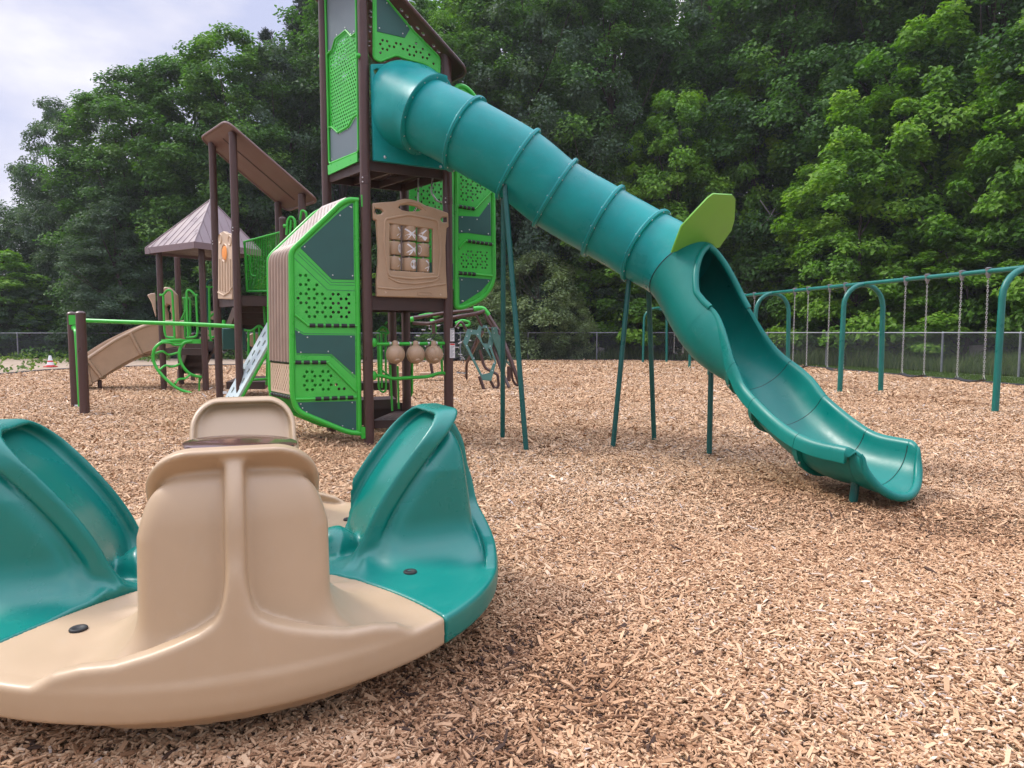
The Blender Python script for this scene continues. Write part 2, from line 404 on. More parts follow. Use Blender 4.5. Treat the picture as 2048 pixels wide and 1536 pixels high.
def chips(n, y0, y1, sc, lift):
    n = int(n*1.35); y = np.sqrt(rng.uniform(y0*y0, y1*y1, n)); x = np.where(rng.random(n) < .74, rng.uniform(-.80, .80, n)*y+rng.uniform(-.25, .25, n), rng.uniform(-1.2, 1.2, n)*y+rng.uniform(-1.4, 1.4, n))
    big = rng.random(n)
    Ln = sc*np.where(big > .97, rng.uniform(.045, .085, n), rng.uniform(.011, .035, n)); Wd = sc*np.where(big > .97, rng.uniform(.009, .02, n), rng.uniform(.004, .011, n))
    T = rng.uniform(.001, .004, n)*sc
    a = rng.uniform(0, 2*pi, n); pt = rng.normal(0, .26, n); rl = rng.normal(0, .35, n)
    D = np.stack([np.cos(a)*np.cos(pt), np.sin(a)*np.cos(pt), np.sin(pt)], 1)
    Sx = np.stack([-np.sin(a), np.cos(a), 0*a], 1); Nn = np.cross(D, Sx)
    W = Sx*np.cos(rl)[:, None]+Nn*np.sin(rl)[:, None]; U = np.cross(D, W)
    fade = np.clip(np.minimum.reduce([8-np.abs(x), 13-y, y-.6])/1.0, 0, 1)
    C = np.stack([x, y, relief(x, y)*fade+.004+rng.random(n)*lift*sc+np.abs(np.sin(pt))*Ln*.3], 1)
    tp = rng.uniform(.45, 1, n)[:, None]; tp2 = rng.uniform(.3, 1, n)[:, None]
    hl = (Ln/2)[:, None]*D; hw = (Wd/2)[:, None]*W; tt = T[:, None]*U
    mid = C+U*(T*rng.uniform(-1, 2, n))[:, None]
    vs = np.stack([C-hl-hw*tp, C-hl+hw*tp, mid-hw, mid+hw, C+hl-hw*tp2, C+hl+hw*tp2], 1)
    tint = .09+rng.beta(3.2, 1.8, n)*.86
    gy_ = rng.random(n); tint = np.where(gy_ > .965, rng.uniform(.88, 1, n), tint); tint = np.where(gy_ < .03, rng.uniform(0, .1, n), tint)
    tint -= .07*lown(x, y)
    # damp trodden patches beside the whirl; damp plus painted-in shade below the slide exit
    damp_shade = np.exp(-((x+.05)**2+(y-2.2)**2)/.45)*(.6+.5*np.sin(x*9+y*7))+1.0*np.exp(-((x-.0)**2/.25+(y-2.75)**2/.3))*(.7+.4*np.sin(x*11-y*8))+.9*np.exp(-((x-3.05)**2/.5+(y-4.8)**2/.4))+.5*np.exp(-((x-2.3)**2/.5+(y-5.8)**2/.5))+.5*np.exp(-((x+1.8)**2+(y-8.4)**2)/1.4)
    for sx_, sy_ in ((8.5, 13.2), (8.25, 14.5), (7.7, 17.3), (7.45, 18.6), (7.0, 20.8)): damp_shade = damp_shade+.55*np.exp(-((x-sx_)**2/.35+(y-sy_)**2/.12))
    tint = np.clip(tint-.44*np.clip(damp_shade, 0, 1)*rng.uniform(.4, 1.2, n), 0, 1)
    k = np.zeros(n, bool); E_ = np.array(EDGE, float); j = len(E_)-1
    for i in range(len(E_)):
        c = (E_[i, 1] > y) != (E_[j, 1] > y); xx = (E_[j, 0]-E_[i, 0])*(y-E_[i, 1])/(E_[j, 1]-E_[i, 1]+1e-9)+E_[i, 0]; k ^= c & (x < xx); j = i
    return vs[k], (U*np.sign(U[:, 2:3]+1e-9))[k], T[k], tint[k]
def chip_mesh(sets, thick):
    V = []; F = []; A = []; o = 0
    for (vs, U, T, tint), th in zip(sets, thick):
        n = len(vs)
        if th:
            top = vs+(U*T[:, None])[:, None]; al = np.concatenate([top, vs-(U*T[:, None])[:, None]], 1)  # 12 verts
            V.append(al.reshape(-1, 3)); b = (np.arange(n)*12)[:, None]+o
            for q in ((0, 2, 3, 1), (2, 4, 5, 3), (0, 6, 8, 2), (2, 8, 10, 4), (1, 3, 9, 7), (3, 5, 11, 9), (0, 1, 7, 6), (4, 10, 11, 5)):
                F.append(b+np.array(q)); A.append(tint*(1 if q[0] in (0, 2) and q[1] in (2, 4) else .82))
            o += n*12
        else:
            V.append(vs.reshape(-1, 3)); b = (np.arange(n)*6)[:, None]+o
            for q in ((0, 2, 3, 1), (2, 4, 5, 3)): F.append(b+np.array(q)); A.append(tint)
            o += n*6
    return npmesh('loose_wood_chips', np.concatenate(V), np.concatenate(F), M_chip, {'tint': np.concatenate(A)})
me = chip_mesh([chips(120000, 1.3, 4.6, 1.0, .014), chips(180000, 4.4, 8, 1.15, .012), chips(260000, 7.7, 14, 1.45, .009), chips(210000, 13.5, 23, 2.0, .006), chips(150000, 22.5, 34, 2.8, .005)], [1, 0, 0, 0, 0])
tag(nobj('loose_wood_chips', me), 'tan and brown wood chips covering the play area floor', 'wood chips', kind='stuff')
# black border around the bed
b = MB()
for seg in (EDGE[1:8], EDGE[8:16]):
    b.tube(fil([(x, y, .0) for x, y in seg], .8, 3), .055, 6)
tag(part('border_edging', b, M_black), 'black rubber edging around the wood chip area', 'edging')

# ------------------------------------------------------------------ foliage
def leaf_mat(name, c0, c1, c2, trans=.38):
    m = bpy.data.materials.new(name); m.use_nodes = True; t = m.node_tree; N = t.nodes; K = t.links; b = N['Principled BSDF']
    a = N.new('ShaderNodeAttribute'); a.attribute_name = 'tint'; oi = N.new('ShaderNodeObjectInfo')
    mr = N.new('ShaderNodeMapRange'); mr.inputs[3].default_value = -.12; mr.inputs[4].default_value = .12; K.new(oi.outputs['Random'], mr.inputs[0])
    ad = N.new('ShaderNodeMath'); ad.operation = 'ADD'; K.new(a.outputs['Fac'], ad.inputs[0]); K.new(mr.outputs[0], ad.inputs[1])
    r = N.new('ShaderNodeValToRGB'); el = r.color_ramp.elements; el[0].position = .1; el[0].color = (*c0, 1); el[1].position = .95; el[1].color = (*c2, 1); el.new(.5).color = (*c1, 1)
    K.new(ad.outputs[0], r.inputs[0]); K.new(r.outputs[0], b.inputs['Base Color']); b.inputs['Roughness'].default_value = .55; b.inputs['Specular IOR Level'].default_value = .35
    tr = N.new('ShaderNodeBsdfTranslucent'); ga = N.new('ShaderNodeMix'); ga.data_type = 'RGBA'; ga.blend_type = 'MULTIPLY'; ga.inputs[0].default_value = 1
    K.new(r.outputs[0], ga.inputs[6]); ga.inputs[7].default_value = (1.3, 1.5, .5, 1); K.new(ga.outputs[2], tr.inputs[0])
    ms = N.new('ShaderNodeMixShader'); ms.inputs[0].default_value = trans; K.new(b.outputs[0], ms.inputs[1]); K.new(tr.outputs[0], ms.inputs[2])
    K.new(ms.outputs[0], N['Material Output'].inputs[0]); return m
F_maple = leaf_mat('maple_leaf', (.038, .095, .026), (.070, .170, .034), (.135, .26, .042))
F_lime = leaf_mat('young_maple_leaf', (.07, .17, .022), (.145, .295, .03), (.25, .39, .045), .42)
F_dark = leaf_mat('oak_leaf', (.040, .078, .050), (.066, .120, .070), (.110, .175, .085))
F_grey = leaf_mat('shrub_leaf', (.12, .17, .08), (.20, .265, .12), (.31, .38, .17))
F_pine = leaf_mat('pine_needle', (.018, .034, .024), (.032, .055, .036), (.05, .08, .05), .15)
F_grass = leaf_mat('grass_blade', (.045, .08, .02), (.08, .13, .035), (.16, .19, .07))
F_weed = leaf_mat('weed_leaf', (.06, .11, .02), (.10, .17, .03), (.17, .24, .05))

def nrm(a): return a/np.maximum(np.linalg.norm(a, axis=1, keepdims=True), 1e-9)
def leaves(C, Nrm, size, R, wid=.78):
    """one folded three-lobed leaf of two quads at each centre"""
    n = len(C); t = nrm(np.cross(Nrm, R.normal(size=(n, 3)))); s = np.cross(Nrm, t)
    sz = (size*R.uniform(.6, 1.25, n))[:, None]; up = Nrm*sz*.16
    b = C-t*sz*.5; m_ = C+t*sz*.1; tip = C+t*sz*.55
    l = C+s*sz*wid*.5+t*sz*.12+up; r = C-s*sz*wid*.5+t*sz*.12+up
    V = np.stack([b, l, tip, r, m_-up*.4], 1).reshape(-1, 3); k = (np.arange(n)*5)[:, None]
    return V, np.concatenate([k+np.array([0, 4, 2, 1]), k+np.array([0, 3, 2, 4])])
def crown(name, m, Ht, Rad, zb, ncl, nlf, lsz, seed, rc=(.6, 1.25), flat=.42, low=.8, peak=.42, lob=.22):
    R = np.random.default_rng(seed)
    t = R.random(ncl)**.9; an = R.uniform(0, 2*pi, ncl)
    def prof(t): return Rad*np.where(t > peak, np.sqrt(np.clip(1-((t-peak)/(1-peak+.02))**2, 0, 1)), low+(1-low)*t/peak)
    p1, p2, p3 = R.uniform(0, 6, 3)
    lobe = 1+lob*np.sin(3*an+p1+4*t)+lob*.7*np.sin(5*an+p2-9*t)+lob*.5*np.sin(7*t*3+p3+an)
    rr = prof(t)*lobe*(.42+.58*np.sqrt(R.random(ncl)))
    C = np.stack([rr*np.cos(an), rr*np.sin(an), zb+t*(Ht-zb)], 1)
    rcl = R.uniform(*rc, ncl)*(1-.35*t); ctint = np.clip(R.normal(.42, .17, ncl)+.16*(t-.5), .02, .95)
    outd = nrm(np.stack([np.cos(an), np.sin(an), .35+t], 1))
    cnt = R.poisson(nlf*(rcl/np.mean(rcl))**1.6); idx = np.repeat(np.arange(ncl), cnt); n = len(idx)
    d = nrm(R.normal(size=(n, 3))); rad = R.random(n)**.4
    off = d*rad[:, None]*rcl[idx][:, None]; hz = np.hypot(off[:, 0], off[:, 1])
    off[:, 2] = off[:, 2]*flat-.28*hz*hz/rcl[idx]+.1*rcl[idx]
    off += outd[idx]*(hz*.15)[:, None]
    P = C[idx]+off+R.normal(0, .05, (n, 3))
    Nn = nrm(np.array([0, 0, .85])+outd[idx]*.45+d*.35+R.normal(0, .38, (n, 3)))
    V, F = leaves(P, Nn, lsz, R)
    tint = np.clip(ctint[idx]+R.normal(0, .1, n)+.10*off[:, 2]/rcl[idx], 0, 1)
    return npmesh(name, V, F, m, {'tint': np.concatenate([tint, tint])}), C
def trunk(name, Ht, r0, C, seed, m=None, nl=26, zb=2.0):
    R = random.Random(seed); b = MB()
    pts = [(R.uniform(-.15, .15)*i, R.uniform(-.15, .15)*i, Ht*.86*i/7-(.4 if i == 0 else 0)) for i in range(8)]
    b.tube(pts, 1, 8, rr=[r0*(1-.8*i/7)*(1.25 if i == 0 else 1) for i in range(8)])
    for c in R.sample(list(map(tuple, C)), min(nl, len(C))):
        k = max(1, min(6, int((c[2]*.72)/(Ht*.86)*7))); p = Vector(pts[k]); q = Vector(c); mdl = p.lerp(q, .5)+Vector((R.uniform(-.3, .3), R.uniform(-.3, .3), -.15*(q-p).length*.5))
        b.tube([p, p.lerp(mdl, .5)+Vector((0, 0, -.05)), mdl, q], 1, 5, rr=[r0*.3, r0*.22, r0*.15, .015])
    me = bpy.data.meshes.new(name); me.from_pydata(b.v, [], b.f); me.shade_smooth(); me.materials.append(m or M_bark); return me
def pine_crown(name, Ht, Rad, seed, zb=3):
    R = np.random.default_rng(seed); P = []; Nn = []; br = MB()
    for i in range(100):
        t = R.random()**.8; z = zb+t*(Ht-zb); a = R.uniform(0, 2*pi); ln = Rad*(1-t)**.75*R.uniform(.55, 1.1)+.4
        d = np.array([cos(a), sin(a), .28+.35*t]); e0 = np.array([0, 0, z]); br.tube([e0, e0+d*ln*.5-[0, 0, .05], e0+d*ln], 1, 4, rr=[.05, .03, .012], cap=False)
        for k in range(int(10+ln*9)):
            s = R.uniform(.3, 1.02)*ln; c = e0+d*s+R.normal(0, .16+.05*ln, 3)*[1, 1, .5]
            q = 34; dd = nrm(R.normal(size=(q, 3))+[0, 0, .7]); P.append(c+dd*R.uniform(.05, .28, (q, 1))); Nn.append(dd)
    P = np.concatenate(P); Nn = np.concatenate(Nn); n = len(P); s = nrm(np.cross(Nn, R.normal(size=(n, 3))))*.016
    V = np.stack([P-Nn*.1-s, P-Nn*.1+s, P+Nn*.12+s, P+Nn*.12-s], 1).reshape(-1, 3); F = (np.arange(n)*4)[:, None]+np.arange(4)
    return npmesh(name, V, F, F_pine, {'tint': R.random(n)}), br

PROTO = {}
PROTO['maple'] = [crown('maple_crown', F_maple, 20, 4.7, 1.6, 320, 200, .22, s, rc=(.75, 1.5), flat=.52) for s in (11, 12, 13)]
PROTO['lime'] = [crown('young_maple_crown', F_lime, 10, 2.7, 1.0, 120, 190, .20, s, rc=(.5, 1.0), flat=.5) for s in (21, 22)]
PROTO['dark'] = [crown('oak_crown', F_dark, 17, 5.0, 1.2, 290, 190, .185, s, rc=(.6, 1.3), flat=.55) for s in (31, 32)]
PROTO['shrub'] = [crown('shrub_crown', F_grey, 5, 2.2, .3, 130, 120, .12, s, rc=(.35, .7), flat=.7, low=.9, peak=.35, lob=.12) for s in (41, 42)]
TR = {'maple': [trunk('maple_trunk', 20, .26, PROTO['maple'][i][1], 50+i) for i in range(3)], 'lime': [trunk('young_maple_trunk', 10, .11, PROTO['lime'][i][1], 60+i, nl=16) for i in range(2)],
      'dark': [trunk('oak_trunk', 17, .28, PROTO['dark'][i][1], 70+i) for i in range(2)], 'shrub': [trunk('shrub_trunk', 4, .07, PROTO['shrub'][i][1], 80+i, nl=20) for i in range(2)]}
HT = {'maple': 20.3, 'lime': 10.2, 'dark': 17.3, 'shrub': 5.1}
def tree(kind, i, px, Y, top, wide, name, label, group=None, rz=None, z0=-.3):
    x = (px-1024)/FOC*Y
    t = thing(name, label, 'shrub' if kind == 'shrub' else 'tree', (x, Y, z0), group)
    sz = (top-z0)/HT[kind]; t.scale = (wide, wide, sz); t.rotation_euler = (0, 0, rz if rz is not None else (px*.37+Y) % 6.28)
    for nme, me in (('crown', PROTO[kind][i % len(PROTO[kind])][0]), ('trunk', TR[kind][i % len(TR[kind])])):
        o = bpy.data.objects.new(nme, me); COL.objects.link(o); o.parent = t
    return t
G1 = 'forest edge trees behind the chain link fence'
TREES = [
 ('dark', 0, -120, 47, 8.6, 1.1, 'oak_tree', 'dark oak leaning in at the far left edge of the forest'),
 ('dark', 1, 30, 46, 9.2, .8, 'oak_tree', 'lowest dark tree at the left where the treeline meets the sky'),
 ('dark', 0, 140, 45, 15.8, .60, 'oak_tree', 'dark rounded tree left of the tallest left-hand skyline'),
 ('dark', 1, 222, 43, 15.4, .75, 'oak_tree', 'dark tree filling the dip in the left skyline'),
 ('maple', 0, 290, 41, 16.0, .82, 'maple_tree', 'mid green maple rising above the pyramid roof at the left'),
 ('maple', 1, 380, 42, 17.4, .85, 'maple_tree', 'tall mid green maple behind the slanted brown roof'),
 ('maple', 2, 475, 40, 17.8, .85, 'maple_tree', 'highest leafy maple left of the tall tower'),
 ('dark', 0, 575, 41, 17.4, .75, 'oak_tree', 'dark green tree directly left of the tall tower posts'),
 ('dark', 1, 255, 38.5, 8.6, .62, 'young_maple_tree', 'bushy mid green tree standing left of the pyramid roof'),
 ('lime', 1, 0, 40, 6.0, 1.0, 'young_maple_tree', 'small light green maple at the left edge of the photo'),
 ('maple', 0, 700, 42, 22.5, .95, 'maple_tree', 'maple hidden mostly behind the tall tower'),
 ('maple', 1, 830, 44, 21.6, .9, 'maple_tree', 'maple right behind the top of the tube slide'),
 ('maple', 2, 960, 41, 20.6, .9, 'maple_tree', 'olive green maple above the first tube joints'),
 ('dark', 1, 1080, 40, 23, .9, 'oak_tree', 'shaded tree above the middle of the tube slide'),
 ('maple', 1, 1210, 41, 23.5, .95, 'maple_tree', 'tall maple above the middle of the forest wall'),
 ('dark', 0, 1400, 43, 25, 1.0, 'oak_tree', 'dark recessed tree above the slide exit'),
 ('lime', 0, 1345, 36.5, 13.5, .95, 'young_maple_tree', 'bright yellow green maple between tube slide and dark hollow'),
 ('maple', 2, 1560, 38, 24, 1.0, 'maple_tree', 'broad maple right of the dark hollow'),
 ('lime', 1, 1650, 33, 9.5, .9, 'young_maple_tree', 'bright young maple standing above the swing beam middle'),
 ('maple', 0, 1760, 35, 24, 1.0, 'maple_tree', 'large maple above the nearer swing bay'),
 ('lime', 0, 1850, 30, 14.5, 1.1, 'young_maple_tree', 'bright layered maple high at the right'),
 ('maple', 1, 1960, 32, 23, .95, 'maple_tree', 'tall maple behind the right hand fence'),
 ('lime', 1, 2070, 26, 13, 1.0, 'young_maple_tree', 'brightest maple at the upper right corner'),
 ('maple', 2, 2210, 28, 22, .95, 'maple_tree', 'maple cut by the right edge of the photo'),
 ('lime', 1, 1475, 38, 8.5, .95, 'young_maple_tree', 'low maple just behind the slide exit hood'),
 ('lime', 0, 1180, 38.5, 10.5, 1.0, 'young_maple_tree', 'green maple behind the lower half of the tube'),
 ('lime', 1, 1270, 36.8, 9.0, 1.0, 'young_maple_tree', 'bright maple just above the lower tube joints'),
 ('lime', 0, 1710, 30.5, 11.5, 1.0, 'young_maple_tree', 'light green maple standing tall over the second nearest swing'),
 ('lime', 1, 1500, 37, 15.0, .9, 'young_maple_tree', 'pale green maple standing above the slide exit and lime panel'),
 ('shrub', 0, 1075, 36.6, 5.3, 1.15, 'shrub', 'pale grey green shrub hanging over the fence beside the slide legs'),
 ('shrub', 1, 1135, 35.9, 3.4, .62, 'shrub', 'yellowish low shrub drooping over the fence between the slide leg pairs'),
 ('shrub', 1, 1000, 37, 3.9, .9, 'shrub', 'pale shrub behind the hexagon plates of the net climber'),
 ('shrub', 1, 1500, 37, 6.2, .8, 'shrub', 'silvery shrub right of the slide exit opening'),
 ('dark', 1, 1250, 39, 6.0, .62, 'oak_tree', 'low dark leafy tree over the fence behind the slide legs'),
 ('dark', 0, 1590, 36, 6.4, .55, 'oak_tree', 'low dark tree behind the farthest swing bay'),
 ('lime', 0, 1930, 27.5, 5.3, .8, 'young_maple_tree', 'low bright maple spreading just over the right fence'),
 ('lime', 1, 1790, 30, 4.2, .7, 'young_maple_tree', 'small maple peeking over the fence between the swings'),
 ('dark', 1, 65, 39.4, 3.8, .35, 'young_maple_tree', 'low leafy sapling spilling over the left fence'),
 ('lime', 0, 108, 39.6, 2.7, .45, 'young_maple_tree', 'smallest sapling at the left fence beside the cone'),
 ('lime', 0, 640, 38.5, 7.5, .9, 'young_maple_tree', 'maple seen between tower posts below the high deck'),
 ('lime', 1, 830, 39, 6.5, .9, 'young_maple_tree', 'maple seen through the deck gap above the game panel'),
]
for k, i, px, Y, top, wd, n, lab in TREES: tree(k, i, px, Y, top, wd, n, lab, None if k == 'shrub' else G1)
# second and third row, standing deeper in the wood
LAND = ['far out beyond the left edge', 'just outside the left edge', 'at the left edge of the photo', 'above the two short brown posts', 'behind the pyramid roof', 'behind the slanted roof posts', 'left of the tall tower', 'behind the tall tower cladding',
        'behind the tube slide hood', 'behind the first tube joints', 'above the third tube joint', 'above the middle of the tube', 'behind the lower tube', 'above the lime leaf panel', 'behind the slide chute', 'above the farthest swing',
        'above the farther swing arch', 'above the middle swing arch', 'between the two nearest swing arches', 'above the nearest swing', 'above the nearest swing arch', 'just outside the right edge']
for j in range(22):
    px = -200+j*118; Y = 50+(j % 3)*3.0-(6 if px > 1500 else 0)-(4 if px > 1900 else 0)
    top = 7.5 if px < 60 else 11 if px < 180 else 13.5 if px < 330 else 16 if px < 560 else 21 if px < 900 else 27
    if 790 < px < 930: top = 20.5
    tree(('maple', 'dark')[j % 2], j, px, Y, top, 1.4 if px > 930 else 1.15, ('maple_tree', 'oak_tree')[j % 2], ('shadowed maple', 'shadowed oak')[j % 2]+' deep in the wood, '+LAND[j], 'trees deeper in the wood', rz=j*1.3)
for n_, (px, Y, top, wd, lab) in enumerate(((630, 46, 23.0, 1.0, 'wispy dark pine rising beside the left tower post'), (548, 49, 21.5, .9, 'slim pine against the sky left of the tower'))):
    me, br = pine_crown('pine_crown', 22, 3.0, 90+n_); t = thing('pine_tree', lab, 'tree', ((px-1024)/FOC*Y, Y, -.3)); t.scale = (wd, wd, top/22)
    o = nobj('crown', me, t)
    b2 = MB(); b2.v = br.v; b2.f = br.f; b2.tube([(0, 0, -.3), (.1, 0, 8), (-.05, .1, 16), (0, 0, 21.8)], 1, 8, rr=[.3, .22, .12, .03])
    mm = bpy.data.meshes.new('pine_trunk'); mm.from_pydata(b2.v, [], b2.f); mm.shade_smooth(); mm.materials.append(M_bark); nobj('trunk', mm, t)
# undergrowth in the wood
def scatter_leaves(name, xs, ys, hs, m, lab, cat_, size=.2, per=1, seed=5, z0=-.05):
    R = np.random.default_rng(seed); n = len(xs); P = np.stack([xs, ys, z0+R.random(n)**.8*hs], 1)
    Nn = nrm(R.normal(0, .6, (n, 3))+[0, -.2, .8]); V, F = leaves(P, Nn, size, R)
    t = np.clip(R.normal(.42, .2, n), 0, 1); o = nobj(name, npmesh(name, V, F, m, {'tint': np.concatenate([t, t])})); return tag(o, lab, cat_, kind='stuff')
R = np.random.default_rng(3)
n = 60000; px = R.uniform(-250, 2350, n); Y = R.uniform(38.5, 58, n)-np.where(px > 1500, (px-1500)/700*12, 0); xs = (px-1024)/FOC*Y
hs = 1.2+1.3*np.abs(np.sin(xs*.35+np.sin(Y)))+np.where(Y > 50, 4.5, 0)
scatter_leaves('undergrowth', xs, Y, hs, F_dark, 'dark leafy undergrowth on the forest floor beneath the trees', 'undergrowth', .26)
def blades(name, xs, ys, hs, m, lab, seed=5, w=.012, z0=-.05):
    R = np.random.default_rng(seed); n = len(xs); a = R.uniform(0, 2*pi, n); B = np.stack([xs, ys, np.full(n, z0)], 1)
    s = np.stack([np.cos(a), np.sin(a), 0*a], 1)*w; ln = R.normal(0, .28, (n, 3)); ln[:, 2] = 0; hh = hs*R.uniform(.5, 1.1, n)
    M1 = B+ln*(hh*.35)[:, None]+np.stack([0*a, 0*a, hh*.6], 1); T1 = B+ln*hh[:, None]+np.stack([0*a, 0*a, hh], 1)
    V = np.stack([B-s, B+s, M1-s*.7, M1+s*.7, T1-s*.1, T1+s*.1], 1).reshape(-1, 3); k = (np.arange(n)*6)[:, None]
    F = np.concatenate([k+np.array([0, 1, 3, 2]), k+np.array([2, 3, 5, 4])]); t = np.clip(R.normal(.45, .2, n), 0, 1)
    return tag(nobj(name, npmesh(name, V, F, m, {'tint': np.concatenate([t, t])})), lab, 'grass', kind='stuff')
FR = [(7.6, 34.4), (13.1, 29.2), (15.8, 21.8), (19.5, 11.0)]
FB = [(-2.6, 35.35), (7.6, 34.4)]
FL = [(-60, 37.5), (-20.2, 37.3), (-2.6, 35.35)]
def along(pts, n, R, o0, o1):
    P = np.array(pts, float); d = np.diff(P, axis=0); l = np.hypot(d[:, 0], d[:, 1]); cum = np.r_[0, np.cumsum(l)]; s = R.uniform(0, cum[-1], n); k = np.clip(np.searchsorted(cum, s)-1, 0, len(l)-1)
    f = ((s-cum[k])/l[k])[:, None]; q = P[k]+d[k]*f; nn_ = np.stack([-d[k, 1], d[k, 0]], 1)/l[k][:, None]
    return q+nn_*R.uniform(o0, o1, n)[:, None]
q1 = np.concatenate([along(FB+FR[1:], 14000, R, .15, 3.2)]); 
blades('tall_grass', q1[:, 0], q1[:, 1], .45+.35*np.abs(np.sin(q1[:, 0]*.8)), F_grass, 'tall wild grass growing behind the right part of the fence', w=.018)
q2 = along([(8.5, 33.4), (12.3, 29.0), (12.9, 24.6), (13.6, 21.2), (14.4, 16)], 26000, R, -.95, 1.7)
k = [inpoly(p, [(8.4, 33.2), (11.75, 29.6), (12.1, 24.6), (12.5, 21.2), (13.1, 17.6), (14, 12), (20, 12), (15.7, 21.7), (13.1, 29.1), (9, 33.8)]) for p in q2]; q2 = q2[np.array(k)]
blades('mown_grass', q2[:, 0], q2[:, 1], .07+0*q2[:, 0], F_grass, 'short green grass strip between fence and black edging on the right', w=.012)
n = 5200; gx_ = R.uniform(-29, -13, n); gy_ = R.uniform(21, 37.2, n); kk = (np.sin(gx_*1.7)+np.sin(gy_*1.3+gx_) > .55)&(gx_ < -16.9+(gy_-24)*.28)
scatter_leaves('weeds', gx_[kk], gy_[kk], .12+.35*R.random(kk.sum())**3, F_weed, 'low green weeds scattered on sandy ground at the left', 'weeds', .16, z0=0.0)
q3 = along(FL, 9000, R, -.6, 1.4); kk = np.sin(q3[:, 0]*1.2)+np.sin(q3[:, 0]*.5) > -.2; q3 = q3[kk]
scatter_leaves('fence_weeds', q3[:, 0], q3[:, 1], .25+.5*R.random(len(q3))**2, F_maple, 'leafy weeds growing along the foot of the left fence', 'weeds', .2, z0=-.05)

# ------------------------------------------------------------------ fences
def fence(pts, h, label, sp=3.0):
    t = thing('chain_link_fence', label, 'fence', (pts[0][0], pts[0][1], 0)); P = [Vector((x, y, 0)) for x, y in pts]
    wires = MB(); top = MB(); top.tube([p+Vector((0, 0, h)) for p in P], .026, 8)
    for a, b_ in zip(P[:-1], P[1:]):
        d = b_-a; ln = d.length; u = d/ln; n = max(1, round(ln/sp))
        for i in range(n):
            p = a+u*(ln*i/n); pm = MB().tube([p+Vector((0, 0, -.2)), p+Vector((0, 0, h-.03))], .034, 8); pm.lathe(p+Vector((0, 0, h-.05)), [(.045, 0), (.045, .05), (.02, .09), (0, .1)], 8)
            part('fence_post', pm, M_galv, t)
        s = -h
        while s < ln:
            for sg in (1, -1):
                x0, x1 = s, s+h; z0, z1 = (.02, h) if sg > 0 else (h, .02)
                if x0 < 0: f = -x0/h; z0 = z0+(z1-z0)*f; x0 = 0
                if x1 > ln: f = (x1-ln)/h; z1 = z1-(z1-z0)*f*h/max(x1-x0, 1e-6); x1 = ln
                if x1-x0 > .02: wires.tube([a+u*x0+Vector((0, 0, z0)), a+u*x1+Vector((0, 0, z1))], .0026, 3, cap=False)
            s += .085
    part('top_rail', top, M_galv, t); part('wire_mesh', wires, M_wire, t); return t
fence(FB, 1.34, 'grey chain link fence across the back behind the slide legs')
fence(FR, 1.34, 'grey chain link fence running behind the swings on the right')
fence(FL, 1.32, 'shaded chain link fence at the left below the dark trees')
# stump and dead branches behind the fence
t = MB(); c = gr(1938, 738); t.tube([(c.x+1.1, c.y+1.3, -.3), (c.x+1.12, c.y+1.3, .5), (c.x+1.1, c.y+1.32, .86)], 1, 9, rr=[.34, .27, .25])
tag(part('tree_stump', t, M_deadwood, loc=(c.x+1.1, c.y+1.3, 0)), 'grey weathered stump behind the right fence under low maple', 'stump')
t = MB().tube([(at(1197, 722, 36.3)), (at(1203, 695, 36.3))], 1, 8, rr=[.24, .17]); tag(part('tree_stump', t, M_deadwood, loc=tuple(at(1197, 722, 36.3))), 'small pale broken stump behind the fence beside a slide leg', 'stump')
for pts, lab in (([(1500, 470), (1535, 440), (1548, 420), (1560, 405)], 'bare dead branch sticking up above the lime leaf panel'), ([(1520, 400), (1560, 452), (1600, 458)], 'bare grey branch hanging across the foliage behind the slide')):
    b = MB().tube(cat([at(x, y, 35.0) for x, y in pts]), .03, 5); q = at(pts[1][0], pts[1][1], 35.0); b.tube([q, q+Vector((.9, .3, .5)), q+Vector((1.3, .5, .45))], .018, 4)
    tag(part('dead_branch', b, M_deadwood, loc=tuple(at(*pts[0], 35))), lab, 'branch')
# ------------------------------------------------------------------ play structure: shared bits
Zv = Vector((0, 0, 1))
pA = Vector((-1.77, 8.6, 0)); pB = Vector((-.83, 9.15, 0)); pC = Vector((-2.44, 9.38, 0)); pD = pB+pC-pA
U1 = (pB-pA).normalized(); V1 = (pC-pA).normalized()
def post(t, p, z1, r=.062, joint=None, z0=-.3):
    b = MB().tube([(p[0], p[1], z0), (p[0], p[1], z1)], r, 20)
    b.lathe((p[0], p[1], z1), [(r+.004, -.03), (r+.004, .0), (r*.8, .022), (r*.4, .032), (0, .034)], 20)
    if joint: b.lathe((p[0], p[1], joint), [(r, -.09), (r+.005, -.088), (r+.005, 0), (r, .002)], 20)
    o = part('post', b, M_brown, t)
    if joint:
        c = MB()
        for dz in (-.07, -.02): c.lathe((p[0]-.3*r, p[1]-r-.003, joint+dz), [(0, .008), (.008, .006), (.010, 0)], 8, (0, -1, 0))
        part('bolt', c, M_steel, o)
    return o
